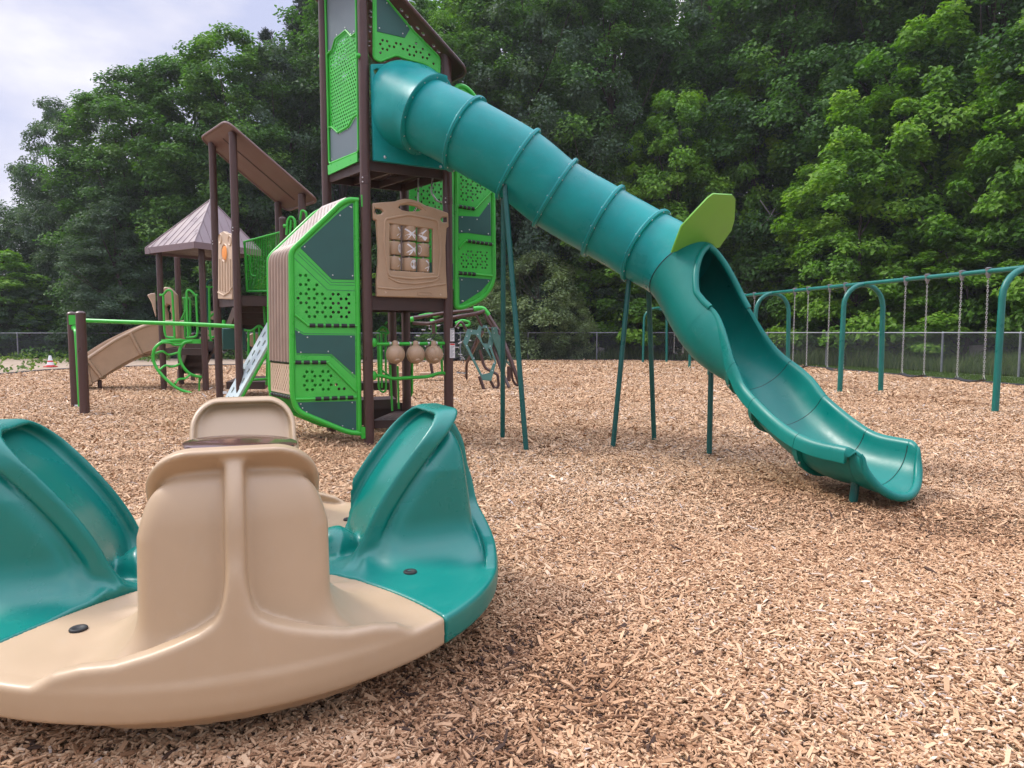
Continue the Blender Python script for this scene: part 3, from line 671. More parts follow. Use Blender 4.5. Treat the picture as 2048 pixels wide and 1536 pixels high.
def deck(t, P, z, th=.13, name='deck'):
    P = [Vector((p[0], p[1], 0)) for p in P]; c = sum(P, Vector())/len(P)
    fr = Fr((c.x, c.y, z), (1, 0, 0), (0, 1, 0), (0, 0, 1)); poly = [(p.x-c.x, p.y-c.y) for p in P]
    inner = [(x*.9, y*.9) for x, y in poly]
    b = MB().plate(fr, poly, holes_in(inner, .075, .018, honey=False, n=6), .012, -.006)
    for i in range(len(P)):
        a = P[i-1]; q = P[i]; m = (a+q)/2; d = q-a; inw = (c-m); inw.z = 0; inw.normalize()
        b.box((m.x+inw.x*.02, m.y+inw.y*.02, z-.012-th/2), d.length-.01, .02, th, atan2(d.y, d.x))
    for k in (.33, .66):
        a = P[0].lerp(P[1], k); q = P[3].lerp(P[2], k) if len(P) > 3 else c; m = (a+q)/2; d = q-a
        b.box((m.x, m.y, z-.012-th/2), d.length-.08, .03, th*.8, atan2(d.y, d.x))
    return part(name, b, M_brownd, t)
def roofslab(t, O, u, v, s0, s1, w0, w1, z0, slope, holes=False, groove=True):
    """slanted flat roof: rounded sheet with a rolled tube edge; z0 is its height over O"""
    L_ = sqrt(1+slope*slope); a = Vector((u.x, u.y, -slope))/L_; n = a.cross(v).normalized()
    if n.z < 0: n = -n
    fr = Fr((O.x, O.y, z0), a, v, n); rad = .16
    q = [(s0*L_, w0), (s1*L_, w0), (s1*L_, w1), (s0*L_, w1)]
    poly = [(p.x, p.y) for p in fil([(x, y, 0) for x, y in q], rad, 6, closed=True)]
    inner = [(s0*L_+.1, w0+.09), (s1*L_-.1, w0+.09), (s1*L_-.1, w1-.09), (s0*L_+.1, w1-.09)]
    hs = holes_in(inner, .09, .026, honey=True, n=8, margin=.03) if holes else []
    sh = part('roof', MB().plate(fr, poly, hs, .015), M_roof if not holes else M_brown, t)
    part('rim', MB().tube([fr.P(x, y, -.004) for x, y in poly], .024, 8, closed=True), M_roof if not holes else M_brown, sh)
    if groove:
        m = (w0+w1)/2; b = MB().plate(fr, [(s0*L_+.2, m-.016), (s1*L_-.16, m-.016), (s1*L_-.16, m+.016), (s0*L_+.2, m+.016)], [], .02, -.004)
        part('groove', b, M_brownd, sh)
    return fr
def pxpoly(fr, pts, f): return [fr.uv(*f(*p)) for p in pts]
def c1(x, y): return (500+x*.27344, y*.27344)
def c2(x, y): return (520+x*.36458, 360+y*.36458)
def c4(x, y): return (100+x*.234375, 540+y*.234375)
def c5(x, y): return (880+x*.2214, 580+y*.2214)
def cB(x, y): return (730+x*.14975, 390+y*.14974)
def cL(x, y): return (720+x*.20833, 580+y*.20833)
def bolts(fr, pts, off, r=.009):
    b = MB()
    for p in pts: b.lathe(fr.P(p[0], p[1], off), [(r, 0), (r*.9, .004), (0, .007)], 8, fr.n)
    return b
def inset(poly, d):
    c = Vector((sum(p[0] for p in poly)/len(poly), sum(p[1] for p in poly)/len(poly)))
    return [tuple(Vector(p)+(c-Vector(p)).normalized()*d) for p in poly]
def tubeframe(fr, pts, r=.033, off=0, closed=False, rad=.12): return MB().tube(fil([fr.P(x, y, off) for x, y in pts], rad, 6, closed), r, 12, closed=closed)
def sheetpart(t, fr, outer, holezones, inserts, th=.012, m=None, mi=None, sp=.056, hr=.0165, n=6, off=0, honey=True, name='sheet'):
    hs = []
    for z in holezones: hs += holes_in(z, sp, hr, honey, n)
    sh = part(name, MB().plate(fr, outer, hs, th, off), m or M_mint, t, ang=30)
    for q in inserts:
        o = part('insert', MB().plate(fr, q, [], th+.014, off), mi or M_insert, sh, ang=30, bev=.002)
        cc = inset(q, .05)
        part('bolt', bolts(fr, cc[::max(1, len(cc)//5)], off+th/2+.007), M_steel, sh)
    return sh
def rollers(t, fr, p, q, n, off=.02, r=.022):
    b = MB(); P0 = fr.P(*p, off); P1 = fr.P(*q, off); d = P1-P0
    for i in range(n): b.tube([P0+d*((i+.08)/n), P0+d*((i+.80)/n)], r, 10)
    part('grip', b, M_black, t)
    part('grip_bar', MB().tube([P0-d*.04, P1+d*.04], r*.72, 8), M_green, t)

# ------------------------------------------------------------------ high tower
T1 = thing('play_tower', 'tallest brown post tower with green holed panels, bat and ball game and a high deck', 'play tower', tuple(pA))
post(T1, pA, 6.25, joint=3.22); post(T1, pB, 4.86, joint=3.08); post(T1, pC, 6.3, joint=3.0); post(T1, pD, 4.9, joint=3.05)
deck(T1, [pA, pB, pD, pC], 3.42, .10); deck(T1, [pA, pB, pD, pC], 1.80, .16)
roofslab(T1, pA, U1, V1, -.32, 1.30, -.16, 1.17, 5.68, .80, holes=True, groove=False)
F_ab = vplane(pA+Vector((.0, -.0, 0)), U1)      # front right face A-B
F_ca = vplane(pC, pA-pC)                        # front left face C-A
# left face cladding
po = pxpoly(F_ca, [(548, -170), (772, -230), (795, 1112), (580, 1200)], c1)
mid = pxpoly(F_ca, [(566, 405), (602, 370), (625, 292), (700, 228), (738, 272), (770, 250), (786, 828), (757, 850), (715, 920), (640, 962), (592, 925), (580, 925)], c1)
top_i = pxpoly(F_ca, [(556, -160), (764, -215), (768, 236), (742, 258), (700, 212), (618, 280), (594, 362), (560, 392)], c1)
bot_i = pxpoly(F_ca, [(580, 942), (602, 940), (640, 978), (722, 930), (762, 862), (786, 842), (790, 1100), (584, 1186)], c1)
hz = [[(x, y) for x, y in mid]]
sp_ = sheetpart(T1, F_ca, po, hz, [top_i, bot_i], sp=.050, hr=.0155, n=8, honey=False, off=-.02, th=.005, mi=mat('grey_teal_sheet', (.11, .15, .17), .34, .06, 3), name='side_panel')
part('frame', tubeframe(F_ca, po, .016, .0, True, .05), M_green, sp_)
part('ridge', MB().tube([F_ca.P(x, y, .0) for x, y in pxpoly(F_ca, [(560, 400), (598, 366), (622, 286), (700, 220), (740, 265), (772, 242)], c1)], .011, 8).tube([F_ca.P(x, y, .0) for x, y in pxpoly(F_ca, [(577, 932), (598, 930), (640, 970), (718, 924), (758, 855), (788, 834)], c1)], .011, 8), M_green, sp_)
kick = pxpoly(F_ca, [(582, 1212), (798, 1122), (800, 1185), (586, 1283)], c1)
part('kick_plate', MB().plate(F_ca, kick, [], .02, .02), M_mint, T1, bev=.003)
# triangular gable panel over the slide hood
po = pxpoly(F_ab, [(905, -420), (905, 428), (950, 452), (1070, 402), (1130, 428), (1282, 468), (1385, 548), (1388, 425), (1190, 225), (985, -20)], c1)
ti = pxpoly(F_ab, [(920, -300), (985, -5), (1168, 215), (1130, 278), (928, 232)], c1)
hz = pxpoly(F_ab, [(925, 262), (1130, 305), (1190, 262), (1378, 440), (1378, 535), (1285, 455), (1130, 412), (1070, 388), (950, 438), (920, 420)], c1)
gp = sheetpart(T1, F_ab, po, [hz], [ti], sp=.058, hr=.018, n=6, name='gable_panel', off=.0)
part('frame', tubeframe(F_ab, po, .016, .0, True, .05), M_green, gp)
b = MB()
for p, q in (((770, 410), (860, 412)), ((1395, 560), (1440, 575)), ((520, 415), (548, 418))):
    fr = F_ca if p[0] < 600 else F_ab; b.tube([fr.P(*fr.uv(*c1(*p)), .01), fr.P(*fr.uv(*c1(*q)), .01)], .03, 10)
part('clamp', b, M_green, T1)
# rear cladding glimpsed below the roof
F_cd = vplane(pC, pD-pC); F_bd = vplane(pB, pD-pB)
rp = part('rear_panel', MB().plate(F_bd, [(.08, 3.5), (1.0, 3.5), (1.0, 5.0), (.08, 4.7)], holes_in([(.12, 3.55), (.95, 3.55), (.95, 4.9), (.12, 4.65)], .08, .02, True, 6), .012, -.02), M_insert, T1)
# bat and ball game panel
PO = pxpoly(F_ab, [(80, 118), (230, 105), (380, 95), (440, 72), (510, 60), (600, 68), (700, 98), (780, 148), (900, 180), (1085, 248), (1090, 440), (1066, 445), (1050, 700), (1056, 1000), (1076, 1385), (135, 1360), (132, 1150), (155, 900), (155, 700), (130, 345), (85, 335)], cB)
hh = [pxpoly(F_ab, q, cB) for q in ([(420, 175), (455, 145), (560, 138), (680, 163), (735, 205), (690, 227), (560, 228), (470, 212)], [(108, 205), (130, 188), (190, 195), (228, 230), (200, 265), (130, 270)],
      [(978, 335), (1010, 305), (1070, 305), (1072, 372), (1010, 372)], [(303, 387), (882, 462), (887, 1045), (310, 1010)])]
gpn = part('game_panel', MB().plate(F_ab, PO, hh, .06, .035), M_tan, T1, bev=.012)
def ridge(pts, r, off, close=False): return MB().tube(fil([F_ab.P(*F_ab.uv(*cB(*p)), off) for p in pts], .05, 6, close), r, 8, closed=close)
b = ridge([(240, 330), (560, 275), (945, 350), (985, 700), (960, 1100), (600, 1125), (290, 1090), (235, 700)], .016, .062, True)
b2 = ridge([(290, 1105), (420, 1175), (640, 1190), (900, 1160), (965, 1105)], .013, .063); b.add(b2.v, b2.f)
b2 = ridge([(140, 1240), (420, 1265), (700, 1245), (1050, 1190)], .013, .063); b.add(b2.v, b2.f)
b2 = ridge([(430, 130), (560, 95), (700, 130), (790, 215)], .015, .06); b.add(b2.v, b2.f)
b2 = ridge([(675, 1300), (860, 1305), (860, 1345), (675, 1338)], .005, .065, True); b.add(b2.v, b2.f)
part('moulding', b, M_tan, gpn)
part('bolt', bolts(F_ab, [F_ab.uv(*cB(*p)) for p in ((250, 1308), (980, 1338))], .065, .014), M_tanl, gpn)
def tile(x0, x1, y0, y1, marks):
    a = F_ab.uv(*cB(x0, (y0+y1)/2)); c = F_ab.uv(*cB(x1, (y0+y1)/2)); t0 = F_ab.uv(*cB((x0+x1)/2, y0)); t1 = F_ab.uv(*cB((x0+x1)/2, y1))
    cx = (a[0]+c[0])/2; R_ = abs(c[0]-a[0])/2*1.03; zt, zb_ = t0[1]-.002, t1[1]+.002; C0 = F_ab.P(cx, zb_, -.02); hgt = zt-zb_
    b = MB().lathe(C0, [(R_*.6, 0), (R_*.95, .0), (R_, .008), (R_, hgt-.008), (R_*.95, hgt), (R_*.6, hgt)], 24)
    part('tile', b, M_tan, gpn)
    def S_(px_, py_):                     # photo crop point -> on the rounded tile face
        u = F_ab.uv(*cB(px_, py_)); dx = max(-R_*.985, min(R_*.985, u[0]-cx)); return F_ab.P(cx+dx, u[1], -.02+sqrt(R_*R_-dx*dx)+.0015)
    m = MB()
    for k in marks:
        if k[0] == 'o':
            _, ox, oy, r1, r2 = k; n = 20; vs = [S_(ox, oy)]+[S_(ox+r1*cos(2*pi*i/n), oy+r2*sin(2*pi*i/n)) for i in range(n)]
            m.add(vs, [(0, 1+(i+1) % n, 1+i) for i in range(n)])
            for sg in (-1, 1):
                for i in range(6):
                    q = [S_(ox+sg*(r1*.35+abs(i-2.5)*r1*.07), oy+(i-2.5)*r2*.24) for i in (i, i+.6)]
                    part_seams.append(q)
        else:
            _, ax, ay, bx, by = k; d = Vector((bx-ax, by-ay)); nrm_ = Vector((-d.y, d.x)).normalized(); N = 9; vs = []; fs = []
            for i in range(N+1):
                f = i/N; p = Vector((ax, ay))+d*f; wd = 8.5+4*f if f < .5 else 9+17*min(1, (f-.4)/.4)
                if f < .06: wd = 9
                vs += [S_(*(p-nrm_*wd)), S_(*(p+nrm_*wd))]
            fs = [(2*i, 2*i+1, 2*i+3, 2*i+2) for i in range(N)]; m.add(vs, fs)
    if m.v: part('mark', m, M_white, gpn, ang=0)
part_seams = []
bx_ = lambda x, y, dx=0: ('b', x-70+dx, y-65, x+80+dx, y+70)
TL = [(318, 476, 398, 602, [('b', 420, 435, 500, 530), ('b', 500, 485, 420, 565)]), (510, 682, 418, 612, [('b', 672, 466, 520, 580), ('b', 520, 455, 676, 592)]), (708, 860, 440, 630, [('b', 796, 476, 700, 560), ('b', 708, 535, 795, 600)]),
      (318, 476, 622, 800, [('o', 455, 715, 36, 62)]), (510, 682, 636, 820, [('b', 545, 660, 700, 795), ('b', 676, 690, 552, 790)]), (708, 860, 652, 828, [('o', 706, 735, 30, 62), ('b', 838, 680, 885, 745), ('b', 880, 740, 842, 805)]),
      (318, 476, 822, 1004, [('b', 432, 850, 492, 915), ('b', 485, 905, 435, 978)]), (510, 682, 842, 1018, [('o', 630, 930, 48, 62)]), (708, 860, 852, 1030, [('b', 790, 880, 868, 945), ('b', 862, 935, 792, 1005)])]
for a in TL: tile(*a)
b = MB()
for q in part_seams: b.tube([q[0]+F_ab.n*.002, q[1]+F_ab.n*.002], .0022, 4)
part('ball_stitching', b, M_print, gpn)
b = MB()
for x in (397, 596, 784): b.tube([F_ab.P(*F_ab.uv(*cB(x, 380)), -.02), F_ab.P(*F_ab.uv(*cB(x, 1045)), -.02)], .012, 8)
part('axle', b, M_steel, gpn)
# ball rail between the lower posts
def rail(pts, r=.022, off=0, fr=F_ab, f=cL): return MB().tube(fil([fr.P(*fr.uv(*f(*p)), off) for p in pts], .07, 5), r, 10)
br = part('ball_rail', rail([(128, 520), (838, 512)]), M_green, T1)
b = rail([(128, 825), (215, 822), (300, 852), (660, 832), (760, 795), (838, 800)]); b2 = rail([(775, 520), (790, 795)], .016); b.add(b2.v, b2.f); b2 = rail([(190, 520), (200, 820)], .016); b.add(b2.v, b2.f)
for x, y in ((128, 505), (838, 500), (128, 822), (838, 800)): b.lathe(F_ab.P(*F_ab.uv(*cL(x, y)), 0), [(0, -.06), (.03, -.05), (.045, -.02), (.045, .02), (.03, .05), (0, .06)], 12)
part('lower_bar', b, M_green, br)
for bxp in (325, 520, 692):
    s_, z_ = F_ab.uv(*cL(bxp, 618)); c = F_ab.P(s_, z_, .05); Rb = .118
    b = MB().lathe(c, [(Rb*sin(pi*i/14), -Rb*cos(pi*i/14)) for i in range(15)], 24)
    b.lathe(c+Vector((0, 0, Rb-.02)), [(.04, 0), (.034, .03), (.036, .06), (.02, .075), (0, .08)], 12)
    o = part('ball', b, M_tan, br, ang=60)
    m = MB()
    for k in range(5):
        ax = Vector((cos(k*1.1+bxp), sin(k*1.1+bxp), .5*sin(k*2.3))).normalized(); a = ax.orthogonal().normalized(); q = ax.cross(a); h0 = (k-2)*.028; rr_ = sqrt(Rb*Rb-h0*h0)
        m.tube([c+ax*h0+(a*cos(2*pi*i/28)+q*sin(2*pi*i/28))*(rr_+.0005) for i in range(28)], .0035, 5, closed=True)
    d = Vector((.35, -.75, -.72)).normalized(); m.lathe(c+d*(Rb-.01), [(.036, 0), (.034, .022), (.022, .026), (0, .027)], 14, d)
    part('ball_seam', m, M_tan, br)
    m = MB()
    for sx in (-38, 38): m.lathe(F_ab.P(*F_ab.uv(*cL(bxp+sx, 515)), 0), [(0, -.012), (.028, -.012), (.028, .012), (0, .012)], 12, F_ab.a)
    part('collar_ring', m, M_steel, br)
# warning stickers on the right post: plain panels of small print bars
def sticker(x0, y0, x1, y1, top_):
    fr = vplane(pB+Vector((.0, -.0645, 0)), (1, .12)); q = [fr.uv(*cL(x, y)) for x, y in ((x0, y0), (x1, y0), (x1, y1), (x0, y1))]
    st = part('sticker', MB().plate(fr, q, [], .003, .001), M_sticker, T1)
    sx0, sx1, sz0, sz1 = q[0][0], q[1][0], q[0][1], q[2][1]; b = MB(); h_ = sz0-sz1
    b.plate(fr, [(sx0+.004, sz0-.004), (sx1-.004, sz0-.004), (sx1-.004, sz0-h_*.12), (sx0+.004, sz0-h_*.12)], [], .002, .004)
    part('band', b, top_, st)
    b = MB()
    for k in range(9):
        z = sz0-h_*(.2+.085*k); b.plate(fr, [(sx0+.008, z), (sx1-.008-.012*(k % 3), z), (sx1-.008-.012*(k % 3), z-h_*.03), (sx0+.008, z-h_*.03)], [], .001, .0035)
    part('print', b, M_print, st)
sticker(866, 370, 907, 492, M_print); sticker(862, 512, 912, 652, M_red)
# low triangular step and the inner steps
z = .24
deck(T1, [gr(745, 841, z), gr(885, 838, z), gr(850, 812, z), gr(812, 812, z)], z, .09, 'step')
deck(T1, [Vector((-2.25, 9.55, 0)), Vector((-1.62, 9.75, 0)), Vector((-1.75, 10.25, 0)), Vector((-2.35, 10.0, 0))], .42, .12, 'step')
deck(T1, [Vector((-2.6, 10.3, 0)), Vector((-1.75, 10.5, 0)), Vector((-1.8, 10.9, 0)), Vector((-2.7, 10.7, 0))], .60, .10, 'step')
part('riser', MB().box((-1.9, 9.85, .2), .7, .03, .3, .3), M_brownd, T1)
P2 = at(785, 700, 10.4); post(T1, (P2.x, P2.y), 1.7)
# green hand loops inside the tower
b = MB()
for pts, Y in (([(172, 415), (180, 950), (215, 985), (245, 968), (250, 940), (245, 420)], 9.5), ([(205, 400), (210, 940)], 9.6), ([(170, 400), (215, 345), (262, 380), (278, 420), (180, 400)], 9.5), ([(240, 330), (262, 302)], 9.5),
               ([(500, 690), (498, 990), (480, 1025), (455, 1022)], 9.95), ([(290, 720), (310, 1160)], 9.6), ([(362, 730), (372, 1140)], 9.7), ([(190, 755), (290, 830)], 9.3)):
    b.tube(fil([at(*cL(*p), Y) for p in pts], .05, 4), .014 if Y < 9.9 else .018, 8)
part('hand_loop', b, M_green, T1)
b = MB().tube(fil([at(x, y, 9.5) for x, y in ((837, 352), (836, 410), (815, 445))], .05), .012, 8).tube(fil([at(x, y, 9.3) for x, y in ((866, 350), (862, 385), (876, 405), (892, 402))], .05), .012, 8)
part('grab_bar', b, M_steel, T1)
# hanging arch of the high deck, far side
F4 = vplane(pD, U1); q = [(.05, 1.9), (.62, 1.9), (.8, 2.1), (.8, 4.2), (.6, 4.5), (.05, 4.5)]
rp = sheetpart(T1, F4, q, [inset([(.1, 2.5), (.75, 2.5), (.75, 4.0), (.1, 4.0)], .02)], [[(.1, 1.95), (.6, 1.95), (.74, 2.12), (.74, 2.35), (.1, 2.35)]], sp=.06, hr=.02, name='far_panel')
part('frame', tubeframe(F4, q, .03, 0, True, .12), M_green, rp)

# ------------------------------------------------------------------ box climber left of the high tower
d1 = Vector((-.86, -.30, 0)).normalized(); F1 = vplane(pA+d1*.06, d1); OFF = Vector((-.49, .66, 0))
T2 = thing('panel_climber', 'box shaped climber with bright green holed side, dark teal inserts and tan pipes', 'climber', tuple(pA+d1*.9))
outl = [(540, 112), (490, 108), (440, 132), (190, 372), (172, 400), (178, 1180), (204, 1268), (482, 1383), (560, 1390)]
fo = pxpoly(F1, outl, c2)
part('frame', MB().tube(fil([F1.P(*p) for p in fo], .13, 7), .034, 14), M_green, T2)
part('upright', MB().tube([F1.P(*F1.uv(*c2(528, 112))), F1.P(*F1.uv(*c2(546, 1388)))], .030, 12), M_green, T2)
b = MB()
for y in (118, 1385): b.box(F1.P(*F1.uv(*c2(565, y))), .05, .09, .14, .3)
part('clamp', b, M_green, T2)
so_ = pxpoly(F1, [(522, 128), (492, 124), (448, 148), (205, 378), (188, 405), (193, 1178), (215, 1258), (484, 1368), (540, 1374)], c2)
zA = pxpoly(F1, [(192, 475), (250, 482), (372, 606), (512, 606), (518, 775), (268, 772), (192, 700)], c2)
zB = pxpoly(F1, [(197, 1025), (380, 1028), (505, 1168), (200, 1172)], c2)
in1 = pxpoly(F1, [(510, 130), (502, 128), (440, 172), (222, 373), (395, 545), (515, 548)], c2)
in2 = pxpoly(F1, [(192, 822), (240, 850), (520, 852), (523, 1072), (392, 955), (200, 950)], c2)
in3 = pxpoly(F1, [(202, 1220), (526, 1212), (528, 1376), (470, 1362), (232, 1270), (210, 1245)], c2)
sh = sheetpart(T2, F1, so_, [zA, zB], [in1, in2, in3], sp=.062, hr=.0195, name='side_panel')
def rid(pts, r=.012, off=.012): return MB().tube([F1.P(*F1.uv(*c2(*p)), off) for p in pts], r, 8)
part('bar', rid([(190, 738), (265, 797), (528, 800)], .018), M_green, sh); b = MB()
for q in ([(188, 1000), (368, 1000), (528, 1160)], [(197, 1203), (530, 1190)]): x = rid(q, .018); b.add(x.v, x.f)
part('bar', b, M_green, sh)
b = MB()
for q in ([(185, 425), (370, 603), (520, 608)], [(205, 405), (385, 575), (520, 578)], [(215, 395), (392, 562), (518, 562)], [(192, 812), (240, 842), (522, 845)], [(200, 958), (388, 962), (520, 1085)]):
    x = rid(q, .0028, .0062); b.add(x.v, x.f)
part('slot_line', b, M_insert, sh)
def rl(t, fr, p, q, n, f=c2): rollers(t, fr, fr.uv(*f(*p)), fr.uv(*f(*q)), n, .014, .024)
rl(sh, F1, (268, 798), (528, 800), 6); rl(sh, F1, (190, 1000), (372, 1000), 4); rl(sh, F1, (300, 1200), (520, 1192), 5)
# far frame and the tan climbing face between the frames
part('frame', MB().tube(fil([F1.P(*p)+OFF for p in fo], .13, 7), .030, 12), M_green, T2)
q0 = F1.uv(*c2(172, 400)); q1_ = F1.uv(*c2(177, 1000)); q2_ = F1.uv(*c2(180, 1180)); qt = F1.uv(*c2(440, 132)); qm = F1.uv(*c2(195, 368))
npipe = 7
for i in range(npipe):
    f = (i+.75)/(npipe+.5); o = OFF*f
    b = MB().tube(fil([F1.P(qm[0]-.10, qm[1]+.06)+o, F1.P(q0[0], q0[1]+.02)+o, F1.P(q1_[0], q1_[1])+o], .16, 6), .036, 12)
    part('pipe', b, M_tand, T2)
dO = OFF.normalized(); F1s = Fr(F1.P(q2_[0], q2_[1]), dO, (F1.P(*q1_)-F1.P(*q2_)), dO.cross(Vector((0, 0, 1))))
if F1s.n.dot(CAM-F1s.O) < 0: F1s.n = -F1s.n
hp = q1_[1]-q2_[1]; wO = OFF.length
def slots(x0, x1, y0, y1, sx, sy, rx, ry):
    o = []; j = 0; y = y0
    while y < y1:
        x = x0+(j % 2)*sx/2
        while x < x1: o.append([(x+rx*cos(a), y+ry*sin(a)) for a in [2*pi*k/6 for k in range(6)]]); x += sx
        y += sy; j += 1
    return o
part('holed_kick_panel', MB().plate(F1s, [(.03, 0), (wO-.03, 0), (wO-.03, hp-.03), (.03, hp-.03)], slots(.1, wO-.08, .05, hp-.07, .085, .045, .014, .028), .015), M_tanl, T2)
rollers(T2, F1s, (.04, hp-.005), (wO-.04, hp-.005), 8, 0, .022); rollers(T2, F1s, (.04, -.035), (wO-.04, -.035), 8, 0, .026)
a3 = F1.P(*qm); b3 = F1.P(*qt); F1t = Fr(a3, b3-a3, OFF, (b3-a3).cross(OFF))
if F1t.n.z < 0: F1t.n = -F1t.n
Lt = (b3-a3).length
part('slanted_holed_panel', MB().plate(F1t, [(-.05, .03), (Lt+.12, .03), (Lt+.12, wO-.03), (-.05, wO-.03)], slots(.02, Lt+.06, .09, wO-.07, .062, .052, .023, .015), .015), M_white if False else mat('pale_tan_sheet', (.56, .47, .42), .35, .06, 4), T2)
part('far_panel', MB().plate(Fr(F1.O+OFF, F1.a, F1.b, F1.n), so_, holes_in(zA, .062, .0195, n=6), .012), M_mint, T2)

# ------------------------------------------------------------------ tall climber right of the high tower
F3 = vplane(pB+U1*.02, U1); T3 = thing('panel_climber', 'tall narrow green climber with three holed panels right of the game panel', 'climber', tuple(pB+U1*.4))
def extra(x, y): return c2(x, y)
o3 = pxpoly(F3, [(1074, -515), (1120, -515), (1170, -470), (1284, -250), (1278, 60), (1283, 560), (1225, 650), (1112, 700), (1076, 700)], c2)
part('frame', tubeframe(F3, o3, .032, 0, True, .14), M_green, T3)
s3 = pxpoly(F3, [(1084, -500), (1116, -500), (1162, -460), (1272, -245), (1266, 60), (1270, 552), (1215, 638), (1110, 686), (1088, 686)], c2)
z1 = pxpoly(F3, [(1086, -120), (1250, -120), (1252, 62), (1178, 128), (1086, 122)], c2); z2 = pxpoly(F3, [(1088, 395), (1132, 362), (1258, 375), (1254, 495), (1088, 492)], c2)
z0_ = pxpoly(F3, [(1090, -400), (1180, -400), (1255, -240), (1255, -180), (1090, -180)], c2)
i1 = pxpoly(F3, [(1088, 197), (1200, 202), (1262, 118), (1265, 308), (1135, 290), (1088, 292)], c2); i2 = pxpoly(F3, [(1092, 532), (1266, 546), (1210, 610), (1100, 680), (1094, 678)], c2)
sh = sheetpart(T3, F3, s3, [z0_, z1, z2], [i1, i2], sp=.047, hr=.0165, name='side_panel')
def rid3(pts, r=.016): return MB().tube([F3.P(*F3.uv(*c2(*p)), .014) for p in pts], r, 8)
part('bar', rid3([(1084, 142), (1178, 160), (1270, 62)]), M_green, sh); b = MB()
for q in ([(1088, 378), (1128, 332), (1272, 354)], [(1086, 510), (1272, 526)]): x = rid3(q); b.add(x.v, x.f)
part('bar', b, M_green, sh); rl(sh, F3, (1086, 145), (1176, 160), 4); rl(sh, F3, (1134, 335), (1272, 354), 6); rl(sh, F3, (1086, 510), (1182, 518), 4)

# ------------------------------------------------------------------ tube slide
T4 = thing('tube_slide', 'long teal tube slide with bolted joints running down to an open green chute', 'slide', (2.16, 7.59, 0))
CP = [tuple(at(px, py, Y)) for px, py, Y in ((855, 231, 8.60), (931, 269, 8.42), (1036, 329, 8.36), (1110, 387, 8.38), (1206, 443, 8.32), (1292, 493, 8.14), (1365, 541, 7.86))]
near = [(1.92, 7.22, 1.60), (2.13, 6.70, 1.03), (2.235, 6.33, .72), (2.41, 5.80, .465), (2.60, 5.40, .42)]
pr = Vector((.9, .43, 0)).normalized(); hwc = .355
CC = CP+[(2.14, 7.36, 1.40) if i == 0 else tuple(Vector(p)+( Vector((.87, .49, 0))*.385 if i == 1 else pr*(hwc+.04))) for i, p in enumerate(near)]; CC.append(tuple(Vector(CC[-1])+Vector((.20, -.36, -.01))))
RT = .422; nst = 8; cl = cat(CC, nst); tot = len(cl)
def sta(i): return i*nst
def frame_at(k):
    t = (cl[min(k+1, tot-1)]-cl[max(k-1, 0)]).normalized(); s = t.cross(Zv).normalized(); up = s.cross(t).normalized(); return cl[k], t, s, up
# tube shell
iS0 = 7; 
def ringpts(k, R_, phi, seg=40, inward=0.0):
    c, t, s, up = frame_at(k); o = []
    for i in range(seg+1):
        a = -phi+2*phi*i/seg; o.append(c+s*(sin(a)*R_)-up*(cos(a)*R_))
    return o
def radius(k):
    if k <= sta(6): return RT
    f = min(1, (k-sta(6))/nst); return RT+(.385-RT)*f
def section(k0, k1, m, name, label=None, phi=lambda k: pi, th=.022, parent=None):
    V_ = []; Fc = []; seg = 44; ks = list(range(k0, k1+1))
    for k in ks:
        V_ += ringpts(k, radius(k), phi(k), seg)
    for k in ks: V_ += ringpts(k, radius(k)-th, phi(k), seg)
    n = seg+1; o = n*len(ks)
    for a in range(len(ks)-1):
        for i in range(seg):
            Fc.append((a*n+i, a*n+i+1, (a+1)*n+i+1, (a+1)*n+i)); Fc.append((o+a*n+i, o+(a+1)*n+i, o+(a+1)*n+i+1, o+a*n+i+1))
        if phi(ks[0]) < pi-.001 or phi(ks[-1]) < pi-.001:
            Fc.append((a*n, (a+1)*n, o+(a+1)*n, o+a*n)); Fc.append((a*n+seg, o+a*n+seg, o+(a+1)*n+seg, (a+1)*n+seg))
    for a in (0, len(ks)-1):
        for i in range(seg):
            f = (a*n+i, o+a*n+i, o+a*n+i+1, a*n+i+1); Fc.append(f if a == 0 else f[::-1])
    return part(name, MB().add(V_, Fc), m, parent or T4, label, ang=50)
for i in range(6): section(sta(i), sta(i+1), M_teal, 'tube_section')
def ringmesh(k, R0, R1, w_, dk=0):
    c, t, s, up = frame_at(k); b = MB(); n = 48; P = []
    for r_, o_ in ((R0, -w_), (R1-.008, -w_), (R1, -w_*.5), (R1, w_*.5), (R1-.008, w_), (R0, w_)): P += [c+t*o_+(s*cos(2*pi*i/n)+up*sin(2*pi*i/n))*r_ for i in range(n)]
    return b.add(P, [(j*n+i, j*n+(i+1) % n, (j+1)*n+(i+1) % n, (j+1)*n+i) for j in range(5) for i in range(n)])
for i in range(0, 6):
    k = sta(i); R1 = RT+(.065 if i == 0 else .045)
    jr = part('joint_ring', ringmesh(k, RT-.005, R1, .022 if i else .012), M_teal, T4)
    c, t, s, up = frame_at(k); b = MB()
    gm = MB(); x = ringmesh(k, RT, R1+.0015, .0022); part('gasket', x, M_black, jr)
    for q in range(12):
        a = 2*pi*q/12+.2; d = s*cos(a)+up*sin(a); b.lathe(c+d*(RT+.024)+t*(.022 if i else .012), [(.010, 0), (.009, .004), (0, .007)], 8, t)
        b.lathe(c+d*(RT+.024)-t*.022, [(.010, 0), (.009, .004), (0, .007)], 8, -t)
    part('bolt', b, M_steel, jr)
